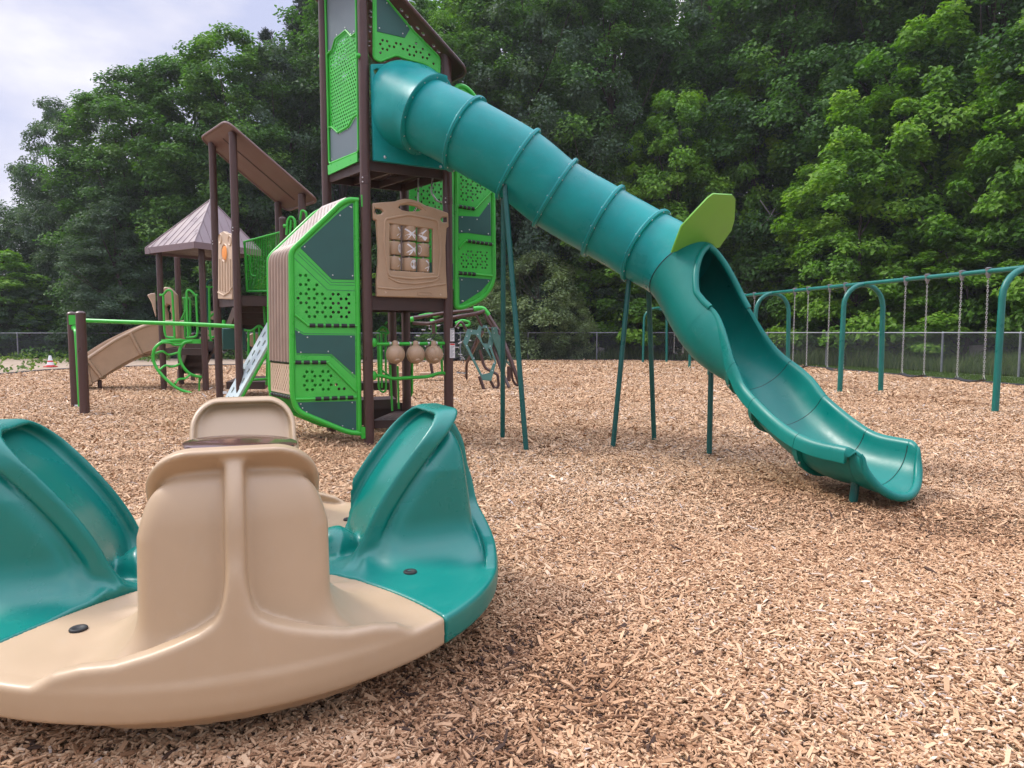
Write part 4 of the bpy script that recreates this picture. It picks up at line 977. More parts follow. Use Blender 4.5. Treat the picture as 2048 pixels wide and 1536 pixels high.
# mouth piece: closed tube opening out into the chute
def phi_m(k):
    f = (k-sta(6))/nst
    if f < .12: return pi
    g = min(1, (f-.12)/.88); return pi-radians(46)*min(1, g*1.5)**.55
nst6 = nst
def dense(k0, k1, n):                      # finer stations across the mouth
    o = []
    for j in range(n+1):
        x = k0+(k1-k0)*j/n; i = min(int(x), tot-2); f = x-i; o.append(x)
    return o
def fr_f(x):
    i = max(0, min(int(x), tot-2)); f = x-i; c = cl[i].lerp(cl[i+1], f)
    _, t0, _, _ = frame_at(i); _, t1, _, _ = frame_at(i+1); t = t0.lerp(t1, f).normalized(); s = t.cross(Zv).normalized(); return c, t, s, s.cross(t).normalized()
def rad_f(x): f = max(0, min(1, (x-sta(6))/nst)); return RT+(.385-RT)*f
xs_ = dense(sta(6), sta(7)+.0, 30); V_ = []; Fc = []; seg = 52; n = seg+1
rims = ([], [])
for lay, dr in ((0, 0), (1, -.026)):
    for x in xs_:
        c, t, s, up = fr_f(x); ph = phi_m(x); R_ = rad_f(x)+dr
        for i in range(n):
            a = -ph+2*ph*i/seg; V_.append(c+s*(sin(a)*R_)-up*(cos(a)*R_))
        if lay == 0:
            rims[0].append((x, V_[-n], ph)); rims[1].append((x, V_[-1], ph))
o = n*len(xs_)
for a in range(len(xs_)-1):
    for i in range(seg): Fc.append((a*n+i, a*n+i+1, (a+1)*n+i+1, (a+1)*n+i)); Fc.append((o+a*n+i, o+(a+1)*n+i, o+(a+1)*n+i+1, o+a*n+i+1))
mouth = part('mouth_section', MB().add(V_, Fc), M_chute, T4, 'green mouth where the tube opens into the chute', ang=60)
k_ = [i for i, r_ in enumerate(rims[0]) if r_[2] >= pi-.02][-1]
path = [r_[1] for r_ in rims[0][k_:]][::-1]+[r_[1] for r_ in rims[1][k_+1:]]
ctr = sum(path, Vector())/len(path)
part('lip', MB().tube(path, .034, 12), M_chute, mouth)
x = MB(); x = ringmesh(sta(6), RT-.01, RT+.006, .004); part('gasket', x, M_black, mouth)
# open chute sections with rolled rims
def usec(x, kind=0):
    """profile points across the chute, left outer flange - rim - bowl - rim - right flange"""
    c, t, s, up = fr_f(x); R_ = .352; o = []
    prof = [(-R_-.075, -.085), (-R_-.078, -.01), (-R_-.068, .028), (-R_-.04, .045), (-R_-.012, .032), (-R_, .0)]
    for i in range(1, 20):
        a = -pi/2+pi*i/20; prof.append((R_*sin(a), -R_*cos(a)*.88))
    prof += [(R_, .0), (R_+.012, .032), (R_+.04, .045), (R_+.068, .028), (R_+.078, -.01), (R_+.075, -.085)]
    h_ = max(0, min(1, (sta(8)-x)/nst)); h_ = h_*h_*(3-2*h_); K_ = radians(136)/(pi/2)
    def S0(p, q, Rb, a=None):             # the same point on the round section at the mouth
        if a is not None: return (Rb*sin(a*K_), -Rb*cos(a*K_))
        sg = 1 if p > 0 else -1; e = (Rb*sin(radians(136)), -Rb*cos(radians(136))); return (sg*(e[0]+(abs(p)-R_)*.55), e[1]+q*.55)
    fl = []
    for k, (p, q) in enumerate(prof):
        a = -pi/2+pi*(k-5)/20 if 6 <= k <= 24 else None
        p0, q0 = S0(p, q, .362, a); fl.append(c+s*(p+(p0-p)*h_)+up*(q+(q0-q)*h_))
    ul = []
    und = [(R_+.055, -.085, None), (R_+.03, -.03, None)]+[((R_+.022)*sin(a), -(R_+.022)*cos(a)*.88-.002, a) for a in [pi/2-pi*i/20 for i in range(1, 20)]]+[(-R_-.03, -.03, None), (-R_-.055, -.085, None)]
    for p, q, a in und:
        p0, q0 = S0(p, q, .386, a); ul.append(c+s*(p+(p0-p)*h_)+up*(q+(q0-q)*h_))
    return fl+ul
def chute(x0, x1, n, name='chute_section'):
    V_ = []; Fc = []; m_ = 0
    for j in range(n+1):
        q = usec(x0+(x1-x0)*j/n); m_ = len(q); V_ += q
    for j in range(n):
        for i in range(m_): i2 = (i+1) % m_; Fc.append((j*m_+i, j*m_+i2, (j+1)*m_+i2, (j+1)*m_+i))
    for j in (0, n): Fc.append(tuple(j*m_+i for i in (range(m_) if j else range(m_-1, -1, -1))))
    return part(name, MB().add(V_, Fc), M_chute, T4, ang=50)
ends = [sta(7), sta(8), sta(9), sta(10), sta(11)]
for a, b_ in zip(ends[:-1], ends[1:]): chute(a+.03, b_-(.03 if b_ != ends[-1] else 0), 12)
for e_ in ends[1:]:
    V_ = usec(e_)[5:26]; b = MB().tube([v-(fr_f(e_)[3])*.002 for v in V_], .004, 5, cap=False); part('seam', b, M_black, T4)
for e_ in ends[1:4]:                         # outer joining ribs hugging the underside
    c, t, s, up = fr_f(e_-.0); b = MB(); R_ = .352
    V_ = []; W_ = .028
    prof = [((R_+.02+dr)*sin(a), -(R_+.02+dr)*cos(a)*.9) for dr in (0, .045) for a in [-pi*.46+pi*.92*i/24 for i in range(25)]]
    for o_ in (-W_, W_): V_ += [c+s*p+up*q+t*o_ for p, q in prof]
    Fc = []
    for i in range(24): Fc += [(25+i, 26+i, 76+i, 75+i), (i, i+25, i+26, i+1)[::1], (50+i, 51+i, 76+i, 75+i)]
    rb = part('rib', b.add(V_, Fc), M_chute, T4, ang=40)
    m = MB()
    for a in (-1.0, -.55, .55, 1.0): m.lathe(c+s*((R_+.05)*sin(a))-up*((R_+.05)*cos(a))+t*W_, [(.014, 0), (.012, .006), (0, .01)], 8, t)
    part('bolt', m, M_steel, rb)
# exit lip: rims sweep down and round over
x1 = float(ends[-1])-.05; V_ = []; Fc = []; rows = 12
c0, t0, s0, up0 = fr_f(x1); base = usec(x1); P = 31
R_ = .352
for j in range(rows+1):
    f = j/rows; row = []
    for i in range(P):
        p = base[i]; rel = p-c0; sx = rel.dot(s0); uz = rel.dot(up0); ang = abs(sx)/(R_+.075)
        if i < 3: uz = uz*(1-f)+.0*f
        if i > 27: uz = uz*(1-f)+.0*f
        ext = .24*(1-ang**2.4*.88); g = f*pi/2
        drop = -.03*f*f
        # the rims sink towards the bowl floor along the lip
        uz2 = uz
        lowr = (-R_*.88)+ .05
        row.append(c0+s0*(sx*(1-.03*f))+up0*(uz2+drop)+t0*(f*ext))
    V_ += row
for j in range(rows):
    for i in range(P-1): Fc.append((j*P+i, j*P+i+1, (j+1)*P+i+1, (j+1)*P+i))
edge = V_[-P:]
lp = MB().add(V_, Fc); lip = part('exit_lip', lp, M_chute, T4, ang=60)
sd = lip.modifiers.new('s', 'SOLIDIFY'); sd.thickness = .03; sd.offset = -1
part('rolled_edge', MB().tube(edge[4:27], .034, 12, rr=[.034*min(1, .25+.2*min(k, 22-k)) for k in range(23)]), M_chute, lip)
# legs and foot
legs = [((-.12, 8.82), (1003, 385)), ((.18, 7.92), (1005, 388)), ((1.17, 8.16), (1250, 556)), ((1.80, 8.74), (1285, 566)), ((2.16, 7.59), (1421, 690))]
tops = [(-.10, 8.35, 3.00), (-.08, 8.10, 2.98), (1.36, 8.15, 2.05), (1.60, 8.30, 2.02), (2.17, 7.62, 1.28)]
for (g, _), tp_ in zip(legs, tops):
    lg = part('support_leg', MB().tube([(g[0], g[1], -.2), tp_], .030, 12), M_leg, T4)
    tpv = Vector(tp_); part('bracket', MB().box(tpv+Vector((0, 0, .05)), .05, .02, .16, .3).tube([tpv+Vector((0, 0, -.02)), tpv+Vector((.02, 0, .12))], .026, 8), M_leg, lg)
part('foot_post', MB().tube([(2.74, 5.57, -.2), (2.76, 5.55, .16)], .034, 12), M_leg, T4)
# lime leaf panel behind the mouth
c, t, s, up = fr_f(sta(6)+.15); FL_ = Fr(c+t*.0, s, up, t)
q = pxpoly(FL_, [(1342, 505), (1362, 452), (1382, 430), (1415, 395), (1426, 387), (1464, 389), (1470, 397), (1468, 440), (1462, 460), (1438, 494), (1405, 500), (1370, 496)], lambda x, y: (x, y))
part('leaf_panel', MB().plate(FL_, q, [], .02), M_leaf, T4, bev=.003)
# hood against the tower
hp = pxpoly(F_ab, [(866, 488), (1010, 484), (1100, 460), (1205, 478), (1300, 530), (1420, 572), (1432, 1252), (886, 1186)], c1)
hl = [pxpoly(F_ab, [(882, 535), (908, 520), (950, 548), (930, 570), (892, 562)], c1), pxpoly(F_ab, [(1095, 478), (1150, 474), (1215, 492), (1240, 508), (1180, 500), (1110, 496)], c1)]
b = MB().plate(F_ab, hp, hl, .06, .075)
hood = part('hood', b, M_teal, T4, 'teal hood joining the tube to the tower deck', bev=.012)
c0, t0, s0, up0 = frame_at(0); bc = F_ab.P(*F_ab.uv(*c1(1165, 800)), .10); n = 48; rows = 14; V_ = []
rt = RT+.06
for j in range(rows+1):
    f = j/rows; g = f*f*(3-2*f); ra = .54+(rt-.54)*g
    for i in range(n):
        a = 2*pi*i/n; sq = 1+.10*(1-g)*abs(sin(2*a))
        ba = bc+F_ab.a*(cos(a)*min(ra*sq, .60)*.94)+Zv*(sin(a)*ra*sq*.97)
        ri = c0+s0*(-cos(a)*rt if s0.dot(F_ab.a) < 0 else cos(a)*rt)+up0*(sin(a)*rt)
        V_.append(ba.lerp(ri, g)+F_ab.n*(.10*sin(pi*f)*(1-f)))
Fc = [(j*n+i, j*n+(i+1) % n, (j+1)*n+(i+1) % n, (j+1)*n+i) for j in range(rows) for i in range(n)]
part('collar', MB().add(V_, Fc), M_teal, hood, ang=60)
part('bolt', bolts(F_ab, [F_ab.uv(*c1(*p)) for p in ((965, 1162), (1368, 1232))], .107, .02), M_steel, hood)
# ------------------------------------------------------------------ middle tower with the slanted flat roof
r2 = Vector((-4.60, 11.8, 0)); r1 = Vector((-5.27, 12.58, 0)); r3 = Vector((-3.63, 12.3, 0)); r4 = r1+r3-r2
T6 = thing('play_tower', 'middle tower with slanted flat brown roof and tan chime panel', 'play tower', tuple(r2))
post(T6, r2, 4.62, joint=3.10); post(T6, r1, 4.66, joint=2.98); post(T6, r3, 3.72, joint=2.8); post(T6, r4, 3.72, joint=2.8)
u2 = (r3-r2).normalized(); v2 = (r1-r2).normalized()
roofslab(T6, r2, u2, v2, -.14, 1.30, -.15, 1.16, 4.66, .80)
deck(T6, [r2, r3, r4, r1], 1.97, .16)
fP = vplane(r2, r1-r2)
c3 = lambda x, y: (270+x*.26048, 220+y*.26042)
po = pxpoly(fP, [(655, 975), (668, 945), (695, 932), (722, 950), (740, 948), (762, 955), (762, 1455), (652, 1452)], c3)
cp = part('chime_panel', MB().plate(fP, po, [], .07, .0), M_tanl, T6, bev=.012)
b = MB()
for x in (668, 688, 708, 730, 750): b.tube([fP.P(*fP.uv(*c3(x, 1130+abs(x-708)*.4)), .038), fP.P(*fP.uv(*c3(x+2, 1395+(x-700)*.3)), .038)], .016, 8)
b.tube([fP.P(*fP.uv(*c3(*p)), .04) for p in ((655, 1400), (700, 1425), (740, 1400), (765, 1360))], .014, 6)
for p in ((672, 990), (745, 1005)): b.lathe(fP.P(*fP.uv(*c3(*p)), .035), [(.09, 0), (.08, .014), (.06, .0)], 14, fP.n)
part('moulding', b, M_tanl, cp)
b = MB().lathe(fP.P(*fP.uv(*c3(706, 1100)), .03), [(.0, .02), (.10, .02), (.12, .014), (.125, 0)], 20, fP.n); b2 = b
part('bubble', b, M_orange, cp); b = MB().lathe(fP.P(*fP.uv(*c3(706, 1100)), .03), [(.13, 0), (.15, .02), (.165, 0)], 22, fP.n); part('ring', b, M_tanl, cp)
# stub post, handrails and the rod barrier
post(T6, (at(567, 500, 11.9).x, 11.9), at(567, 437, 11.9).z, r=.058)
b = MB()
for pts, Y, r_ in (([(567, 452), (574, 452)], 11.8, .03), ([(573, 470), (575, 440), (582, 432), (590, 440), (590, 470)], 11.8, .022), ([(580, 470), (582, 440)], 11.8, .018), ([(600, 440), (603, 420), (612, 424), (614, 440)], 11.9, .02)):
    b.tube(fil([at(x, y, Y) for x, y in pts], .08, 5), r_, 8)
part('hand_loop', b, M_green, T6)
b = MB(); pl = [(489, 483, 478, 585), (560, 464, 540, 590)]
for i in range(22):
    f = i/21; x0 = 487+75*f; y0 = 484-20*f; b.tube([at(x0, y0, 12.1), at(495+58*f+2, 584, 12.25)], .0065, 5)
b.tube([at(487, 484, 12.1), at(562, 464, 12.1)], .018, 8); b.tube([at(493, 583, 12.25), at(556, 582, 12.25)], .018, 8); b.tube([at(489, 484, 12.1), at(494, 583, 12.2)], .02, 8)
b.tube(fil([at(x, y, 12.2) for x, y in ((493, 510), (500, 512), (502, 552), (512, 552))], .05), .016, 8)
part('rod_barrier', b, M_green, T6)
# upper stair falling away to the left, with treads
def stair(t, a, b_, wv, n, name='stair'):
    """a top front point, b_ bottom front point, wv width vector"""
    a = Vector(a); b_ = Vector(b_); wv = Vector(wv); st = thing_part(name, t); d = (b_-a)
    hd = Vector((d.x, d.y, 0)).normalized()
    for o_, nme in ((Vector(), 'stringer'), (wv, 'stringer')):
        m = MB(); th = wv.normalized()*.02
        q = [a+o_+Vector((0, 0, .10)), b_+o_+Vector((0, 0, .10)), b_+o_+Vector((0, 0, -.14)), a+o_+Vector((0, 0, -.14))]
        m.add([p-th for p in q]+[p+th for p in q], [(0, 1, 2, 3), (7, 6, 5, 4), (0, 4, 5, 1), (1, 5, 6, 2), (2, 6, 7, 3), (3, 7, 4, 0)]); part(nme, m, M_brown, st)
    for i in range(n):
        p = a+d*((i+.5)/n); m = MB(); hv = hd*(hypot(d.x, d.y)/n*.6); z_ = Vector((0, 0, .018)); rz = Vector((0, 0, d.z/n))
        q = [p-hv, p+hv, p+hv+wv, p-hv+wv]; m.add([x-z_ for x in q]+[x+z_ for x in q], [(3, 2, 1, 0), (4, 5, 6, 7), (0, 1, 5, 4), (1, 2, 6, 5), (2, 3, 7, 6), (3, 0, 4, 7)])
        q = [p-hv, p-hv+wv, p-hv+wv-rz, p-hv-rz]; e_ = hd*.012; m.add([x-e_ for x in q]+[x+e_ for x in q], [(0, 1, 2, 3), (7, 6, 5, 4), (0, 4, 5, 1), (2, 6, 7, 3), (1, 5, 6, 2), (3, 7, 4, 0)])
        part('tread', m, M_brownd, st)
    return st
def thing_part(name, t):
    o = bpy.data.objects.new(name, None); COL.objects.link(o); o.parent = t; o.empty_display_size = .1; return o
stair(T6, at(476, 604, 12.75), at(452, 664, 14.0), Vector((.72, .16, 0)), 5)
P = [gr(452, 764, .38), gr(530, 764, .38), gr(548, 752, .38), gr(480, 752, .38)]; deck(T6, P, .38, .13, 'step')
part('store_box', MB().box(at(468, 678, 13.6), .42, .25, .42, .4), M_insert, T6, bev=.02)
b = MB()
for pts, Y in (([(489, 660), (503, 662), (518, 650), (526, 656), (530, 670), (530, 700)], 12.4), ([(497, 662), (497, 720)], 12.4), ([(508, 658), (510, 710)], 12.4), ([(518, 652), (520, 690)], 12.4), ([(536, 600), (536, 665), (533, 770)], 12.3), ([(496, 760), (540, 758)], 12.2), ([(527, 600), (530, 650)], 12.5)):
    b.tube(fil([at(x, y, Y) for x, y in pts], .05, 4), .02, 8)
part('hand_loop', b, M_green, T6)
part('game_disc', MB().lathe(at(508, 680, 12.7), [(0, .02), (.11, .02), (.13, 0), (.11, -.02), (0, -.02)], 18, (0, -1, 0)), M_tan, T6)
part('sticker', MB().box(at(450, 785, 12.0)+Vector((0, -.0, 0)), .07, .004, .045), M_sticker, T6)

# slotted ramp board
a = at(535, 645, 11.9); bl = gr(436, 822); br_ = gr(476, 830); tr_ = at(566, 668, 11.7)
Fb = Fr(bl, a-bl, br_-bl, (a-bl).cross(br_-bl))
if Fb.n.z < 0: Fb.n = -Fb.n
if abs(Fb.a.dot(Fb.b)) > 1e-6: Fb.b = (Fb.n.cross(Fb.a)); 
if Fb.b.dot(br_-bl) < 0: Fb.b = -Fb.b
Ln = (a-bl).length; wd = .44
T7 = thing('ramp_board', 'pale blue slotted climbing board leaning against the middle tower', 'climbing ramp', tuple(bl))
sl_ = []
for i in range(14):
    for j, yy in enumerate((.13, .30)):
        x = .12+i*.185+(.09 if j else 0)
        if x < Ln-.1: sl_.append([(x+.058*(1 if abs(c_) < .5 else 1)*cos(a_)*1.0 if False else x+sx*.055, yy+sy*.030) for (sx, sy, c_, a_) in ((-1, -.5, 0, 0), (-.8, -1, 0, 0), (.8, -1, 0, 0), (1, -.5, 0, 0), (1, .5, 0, 0), (.8, 1, 0, 0), (-.8, 1, 0, 0), (-1, .5, 0, 0))])
part('board', MB().plate(Fb, [(0, 0), (Ln, 0), (Ln, wd), (0, wd)], sl_, .06, -.02), M_pale, T7)
part('side_rail', MB().tube([Fb.P(0, wd+.01, -.05), Fb.P(Ln, wd+.01, -.05)], .024, 8).tube([Fb.P(0, -.01, -.05), Fb.P(Ln, -.01, -.05)], .024, 8), M_green, T7)

# ------------------------------------------------------------------ pyramid roofed tower
T8 = thing('play_tower', 'low tower with a brown pyramid roof at the left of the playground', 'play tower', (-7.2, 16.8, 0))
QP = [gr(328, 780), gr(412, 783), gr(363, 770), gr(437, 772)]
for p in QP: post(T8, p, 3.25, r=.07)
post(T8, gr(386, 762), 1.3, r=.06)
cn = [Vector((-8.55, 16.5, 3.30)), Vector((-6.88, 15.35, 3.30)), Vector((-6.0, 16.9, 3.30)), Vector((-7.65, 18.05, 3.30))]; ap = Vector((-7.15, 16.9, 4.50)); b = MB()
for i in range(4): b.add([cn[i-1], cn[i], ap], [(0, 1, 2)])
o_ = part('roof', b, M_roofl, T8, ang=0)
b = MB()
for i in range(4):
    p, q = cn[i-1], cn[i]; d = q-p; m = (p+q)/2; b.box(m+Vector((0, 0, -.055)), d.length, .02, .14, atan2(d.y, d.x))
    for k in range(1, 8):
        f = k/8; e0 = p.lerp(q, f); s_ = min(f, 1-f)*2; e1 = e0+(ap-(p+q)/2)*s_*.98; b.tube([e0+Vector((0, 0, .006)), e1+Vector((0, 0, .004))], .0055, 4)
    b.tube([p+Vector((0, 0, .006)), ap+Vector((0, 0, .006))], .016, 6)
part('roof_seam', b, M_roofl, o_)
# ceiling
part('soffit', MB().add([c_+Vector((0, 0, -.06)) for c_ in cn], [(0, 1, 2, 3)]), M_brownd, T8, ang=0)
zq = at(350, 697, 16.6).z
deck(T8, [Vector((QP[0].x, QP[0].y, 0)), Vector((QP[1].x, QP[1].y, 0)), Vector((QP[3].x, QP[3].y, 0)), Vector((QP[2].x, QP[2].y, 0))], .98, .14)
stair(T8, at(425, 692, 16.4), at(400, 752, 18.3), Vector((-.75, .35, 0)), 4)
c6 = lambda x, y: (300+x*.15625, 560+y*.15625)
b = MB()
for pts, Y in (([(125, 190), (165, 195), (215, 135), (245, 125), (285, 150), (300, 420), (315, 750)], 16.1), ([(170, 200), (185, 660), (205, 725), (235, 735), (310, 738)], 16.1), ([(615, 190), (580, 195), (530, 140), (495, 125), (470, 145), (470, 350), (490, 745)], 16.0), ([(590, 200), (610, 640), (600, 710), (570, 730), (470, 738)], 16.0),
               ([(415, 235), (500, 235), (515, 260), (515, 700)], 17.2), ([(445, 245), (450, 740)], 17.2), ([(400, 510), (460, 380)], 17.0), ([(700, 70), (720, 85), (800, 92), (850, 75)], 16.6), ([(755, 95), (765, 640), (780, 780)], 16.6), ([(825, 95), (835, 640), (855, 560)], 16.6), ([(755, 480), (850, 400)], 16.6), ([(750, 700), (800, 745), (850, 700), (865, 560), (860, 90)], 16.7)):
    b.tube(fil([at(*c6(*p), Y) for p in pts], .10, 5), .026, 8)
part('hand_loop', b, M_green, T8)
part('dark_hoop', MB().tube(fil([at(*c6(*p), 16.8) for p in ((755, 640), (735, 420), (722, 90), (735, 30), (775, 2), (830, 2))], .2, 6), .028, 8), M_leg, T8)
# tan entry hood of the small slide and a bubble wall
fH = vplane(at(345, 650, 17.6), (1, -.1))
q = pxpoly(fH, [(155, 130), (200, 90), (250, 95), (300, 135), (350, 190), (360, 420), (385, 745), (190, 745), (215, 640), (230, 400), (205, 345), (235, 310), (275, 320), (250, 395), (275, 420), (285, 600), (240, 600), (215, 560), (160, 300)], c6)
q = pxpoly(fH, [(150, 135), (200, 90), (250, 95), (300, 135), (350, 190), (360, 420), (385, 745), (180, 745), (165, 400)], c6)
hq = [pxpoly(fH, [(205, 350), (235, 312), (280, 325), (262, 390), (285, 430), (285, 560), (240, 600), (230, 430)], c6)]
part('slide_hood', MB().plate(fH, q, hq, .12), M_tan, T8, bev=.03)
fH2 = vplane(at(310, 620, 17.2), (.8, .5)); q = pxpoly(fH2, [(-35, 190), (10, 172), (68, 165), (78, 480), (50, 400), (20, 290)], c6)
part('side_wing', MB().plate(fH2, q, [], .10), M_tanl, T8, bev=.02)
fW = vplane(at(425, 650, 17.8), (1, 0)); q = pxpoly(fW, [(715, 440), (770, 405), (820, 400), (860, 430), (880, 700), (880, 760), (640, 760), (640, 740), (715, 700)], c6)
hq = [pxpoly(fW, [(720, 560), (760, 500), (820, 510), (850, 580), (830, 640), (760, 650)], c6)]
part('window_panel', MB().plate(fW, q, hq, .1), M_tanl, T8, bev=.02)

# green loop ladder
T9 = thing('loop_ladder', 'green curved loop ladder in front of the pyramid roofed tower', 'ladder', tuple(gr(381, 787)))
part('rail', MB().tube(cat([at(*c6(*p), Y) for p, Y in (((400, 768), 15.9), ((270, 775), 15.75), ((150, 800), 15.6), ((60, 880), 15.5), ((40, 1000), 15.5), ((75, 1110), 15.5), ((140, 1200), 15.5), ((250, 1310), 15.5), ((380, 1400), 15.5), ((530, 1452), 15.5))], 6), .034, 10), M_green, T9)
part('rail', MB().tube(cat([at(*c6(*p), Y) for p, Y in (((540, 785), 16.0), ((450, 800), 15.95), ((400, 850), 15.9), ((375, 930), 15.85), ((385, 1020), 15.85), ((440, 1130), 15.85), ((530, 1210), 15.9), ((660, 1245), 16.0))], 6), .034, 10), M_green, T9)
for pts in ([(50, 940), (160, 915), (240, 955), (360, 930)], [(120, 1150), (200, 1095), (290, 1110), (390, 1070)], [(320, 1330), (370, 1270), (450, 1260), (520, 1205)], [(160, 800), (260, 805), (300, 830), (400, 830)]):
    part('rung', MB().tube(cat([at(*c6(*p), 15.5+.35*i/3) for i, p in enumerate(pts)], 5), .024, 8), M_green, T9)
part('clamp_plate', MB().box(at(*c6(400, 785), 16.0), .9, .03, .10, 0), M_green, T9)
part('strut', MB().tube([at(*c6(632, 1250), 16.0), at(*c6(628, 1435), 16.0)], .02, 6), M_green, T9)

# parallel bar with two short brown posts
g1 = gr(152, 815); g2 = gr(170, 828)
T10 = thing('balance_bar', 'long green bar running from two short brown posts to the middle tower', 'bar', tuple(g2))
z1_ = at(147, 627, g1.y).z
post(T10, g1, z1_, r=.075); post(T10, g2, at(164, 626, g2.y).z, r=.075)
e0 = at(146, 640, g1.y); e1 = at(475, 653, 12.1)
part('bar', MB().tube(fil([e0+Vector((-.02, 0, 0)), e0+(e1-e0)*.3, e0+(e1-e0)*.7+Vector((0, 0, .01)), e1], .3), .036, 12), M_green, T10)
part('clamp', MB().box(e0+Vector((.06, -.08, -.0)), .14, .05, .17).tube([at(447, 652, 12.2), at(448, 640, 12.2)], .03, 8), M_green, T10)
b = MB().tube(fil([at(132+x*.0, y, 12.2) for x, y in ((0, 0),)]+[at(151, 656, 12.35), at(156, 660, 12.2), at(158, 700, 12.2), at(161, 760, 12.2), at(163, 812, 12.1)], .08), .026, 8) if False else MB().tube(fil([at(148, 656, 12.45), at(151, 662, 12.2), at(153.5, 700, 12.15), at(157, 770, 12.15), at(159.5, 813, 12.15)], .08), .026, 8)
b.lathe(at(149, 656, 12.45), [(.05, -.02), (.05, .02), (0, .03)], 10, (0, -1, 0))
part('grab_loop', b, M_green, T10)
part('sticker', MB().box(at(155, 811, 12.48), .10, .004, .03), M_sticker, T10)

# ------------------------------------------------------------------ small tan slide at the left
T11 = thing('plastic_slide', 'tan moulded slide coming down to the chips at the left of the pyramid roofed tower', 'slide', tuple(gr(200, 777)))
def up_(px, py, Y): return at(px, py, Y)
sc = [Vector((-8.2, 17.35, 1.12)), Vector((-8.85, 17.25, 1.02)), Vector((-9.4, 17.1, .76)), Vector((-9.85, 16.95, .47)), Vector((-10.15, 16.8, .28)), Vector((-10.32, 16.65, .24))]
scl = cat(sc, 6); V_ = []; Fc = []
prof = [(-.43, .44), (-.44, .48), (-.42, .52), (-.37, .52), (-.33, .46), (-.29, .03), (-.2, -.02), (0, -.035), (.2, -.02), (.29, .03), (.33, .46), (.37, .52), (.42, .52), (.44, .48), (.43, .44), (.41, -.12), (.34, -.14), (.0, -.15), (-.34, -.14), (-.41, -.12)]
for k, c in enumerate(scl):
    t_ = (scl[min(k+1, len(scl)-1)]-scl[max(k-1, 0)]).normalized(); s_ = t_.cross(Zv).normalized(); u_ = s_.cross(t_)
    V_ += [c+s_*p+u_*q for p, q in prof]
P = len(prof)
for k in range(len(scl)-1):
    for i in range(P): Fc.append((k*P+i, k*P+(i+1) % P, (k+1)*P+(i+1) % P, (k+1)*P+i))
Fc.append(tuple(range(P-1, -1, -1))); Fc.append(tuple((len(scl)-1)*P+i for i in range(P)))
ch = part('chute', MB().add(V_, Fc), M_tan, T11, ang=50)
for k in (8, 20, 26):
    c = scl[k]; t_ = (scl[k+1]-scl[k-1]).normalized(); s_ = t_.cross(Zv).normalized(); u_ = s_.cross(t_)
    part('rib', MB().tube([c+s_*p*1.01+u_*q for p, q in prof[14:]+prof[:1]], .045, 6), M_tan, ch)
for sg_ in (-1, 1): part('rolled_rim', MB().tube([scl[k]+(scl[min(k+1, len(scl)-1)]-scl[max(k-1, 0)]).normalized().cross(Zv).normalized()*(sg_*.42)+Vector((0, 0, .50)) for k in range(len(scl))], .042, 8), M_tanl, ch)
part('foot_post', MB().tube([gr(200, 778)+Vector((0, 0, -.1)), gr(200, 778)+Vector((0, 0, .22))], .045, 10), M_brown, T11)

# ------------------------------------------------------------------ hexagon plate net climber
T12 = thing('net_climber', 'brown tube climber with green hexagon plates and ropes behind the slide legs', 'climber', tuple(gr(968, 781)))
def fp(pts, Ys):
    if not isinstance(Ys, (list, tuple)): Ys = [Ys]*len(pts)
    return [at(*c5(*p), Y) for p, Y in zip(pts, Ys)]
for pts, Ys, r_ in (([(-330, 262), (-150, 240), (0, 213), (300, 180)], 17.8, .045), ([(-240, 300), (-90, 305), (0, 275), (135, 245), (330, 215), (400, 190)], [17.2, 17, 17, 16.8, 16.8, 16.9], .045),
                    ([(430, 215), (540, 390), (600, 520), (640, 640), (720, 850)], [17.4, 17.2, 17, 16.9, 16.8], .05), ([(400, 215), (470, 335)], 17, .035), ([(330, 230), (380, 330)], 17, .03), ([(385, 380), (240, 660), (238, 800)], [17.6, 19.5, 20], .04),
                    ([(340, 420), (270, 600)], 17.5, .03), ([(360, 540), (400, 700), (470, 740), (520, 760), (530, 870), (495, 893), (455, 820)], 16.7, .035), ([(355, 780), (400, 908)], 16.4, .04), ([(470, 480), (560, 740), (625, 880)], [17, 16.8, 16.6], .04),
                    ([(620, 690), (622, 822)], 18, .05), ([(640, 700), (655, 815), (690, 862), (718, 860)], [16.9, 16.9, 16.9, 16.9], .03), ([(145, 335), (190, 275), (250, 380)], 17.5, .035), ([(-55, 395), (-60, 310)], 17, .05), ([(-130, 470), (-90, 560), (-80, 700), (-60, 790)], 18, .04),
                    ([(420, 350), (520, 345), (560, 400)], 17.2, .035)):
    part('tube', MB().tube(fil(fp(pts, Ys), .18, 4), r_, 9), M_brown, T12)
for pts in ([(305, 172), (350, 166), (392, 168), (440, 228)], [(-85, 290), (-55, 285), (-55, 385)], [(-240, 262), (-270, 268)]):
    part('elbow', MB().tube(fil(fp(pts, 17.1), .15, 5), .062, 10), M_green, T12)
part('hoop', MB().tube(cat(fp([(140, 300), (200, 275), (262, 290), (255, 320), (190, 318), (140, 300)], 18.5), 5), .035, 8).tube(cat(fp([(-190, 235), (-100, 218), (-20, 225), (-60, 245)], 18.5), 5), .035, 8), M_green, T12)
fX = vplane(at(*c5(350, 600), 16.5), (1, .12)); fX = Fr(fX.O, fX.a, (0, .33, 1), Vector(fX.a).cross(Vector((0, .33, 1)).normalized()))
if fX.n.y > 0: fX.n = -fX.n
q = pxpoly(fX, [(225, 350), (315, 362), (328, 320), (400, 320), (472, 450), (455, 530), (500, 660), (460, 825), (380, 815), (192, 465)], c5)
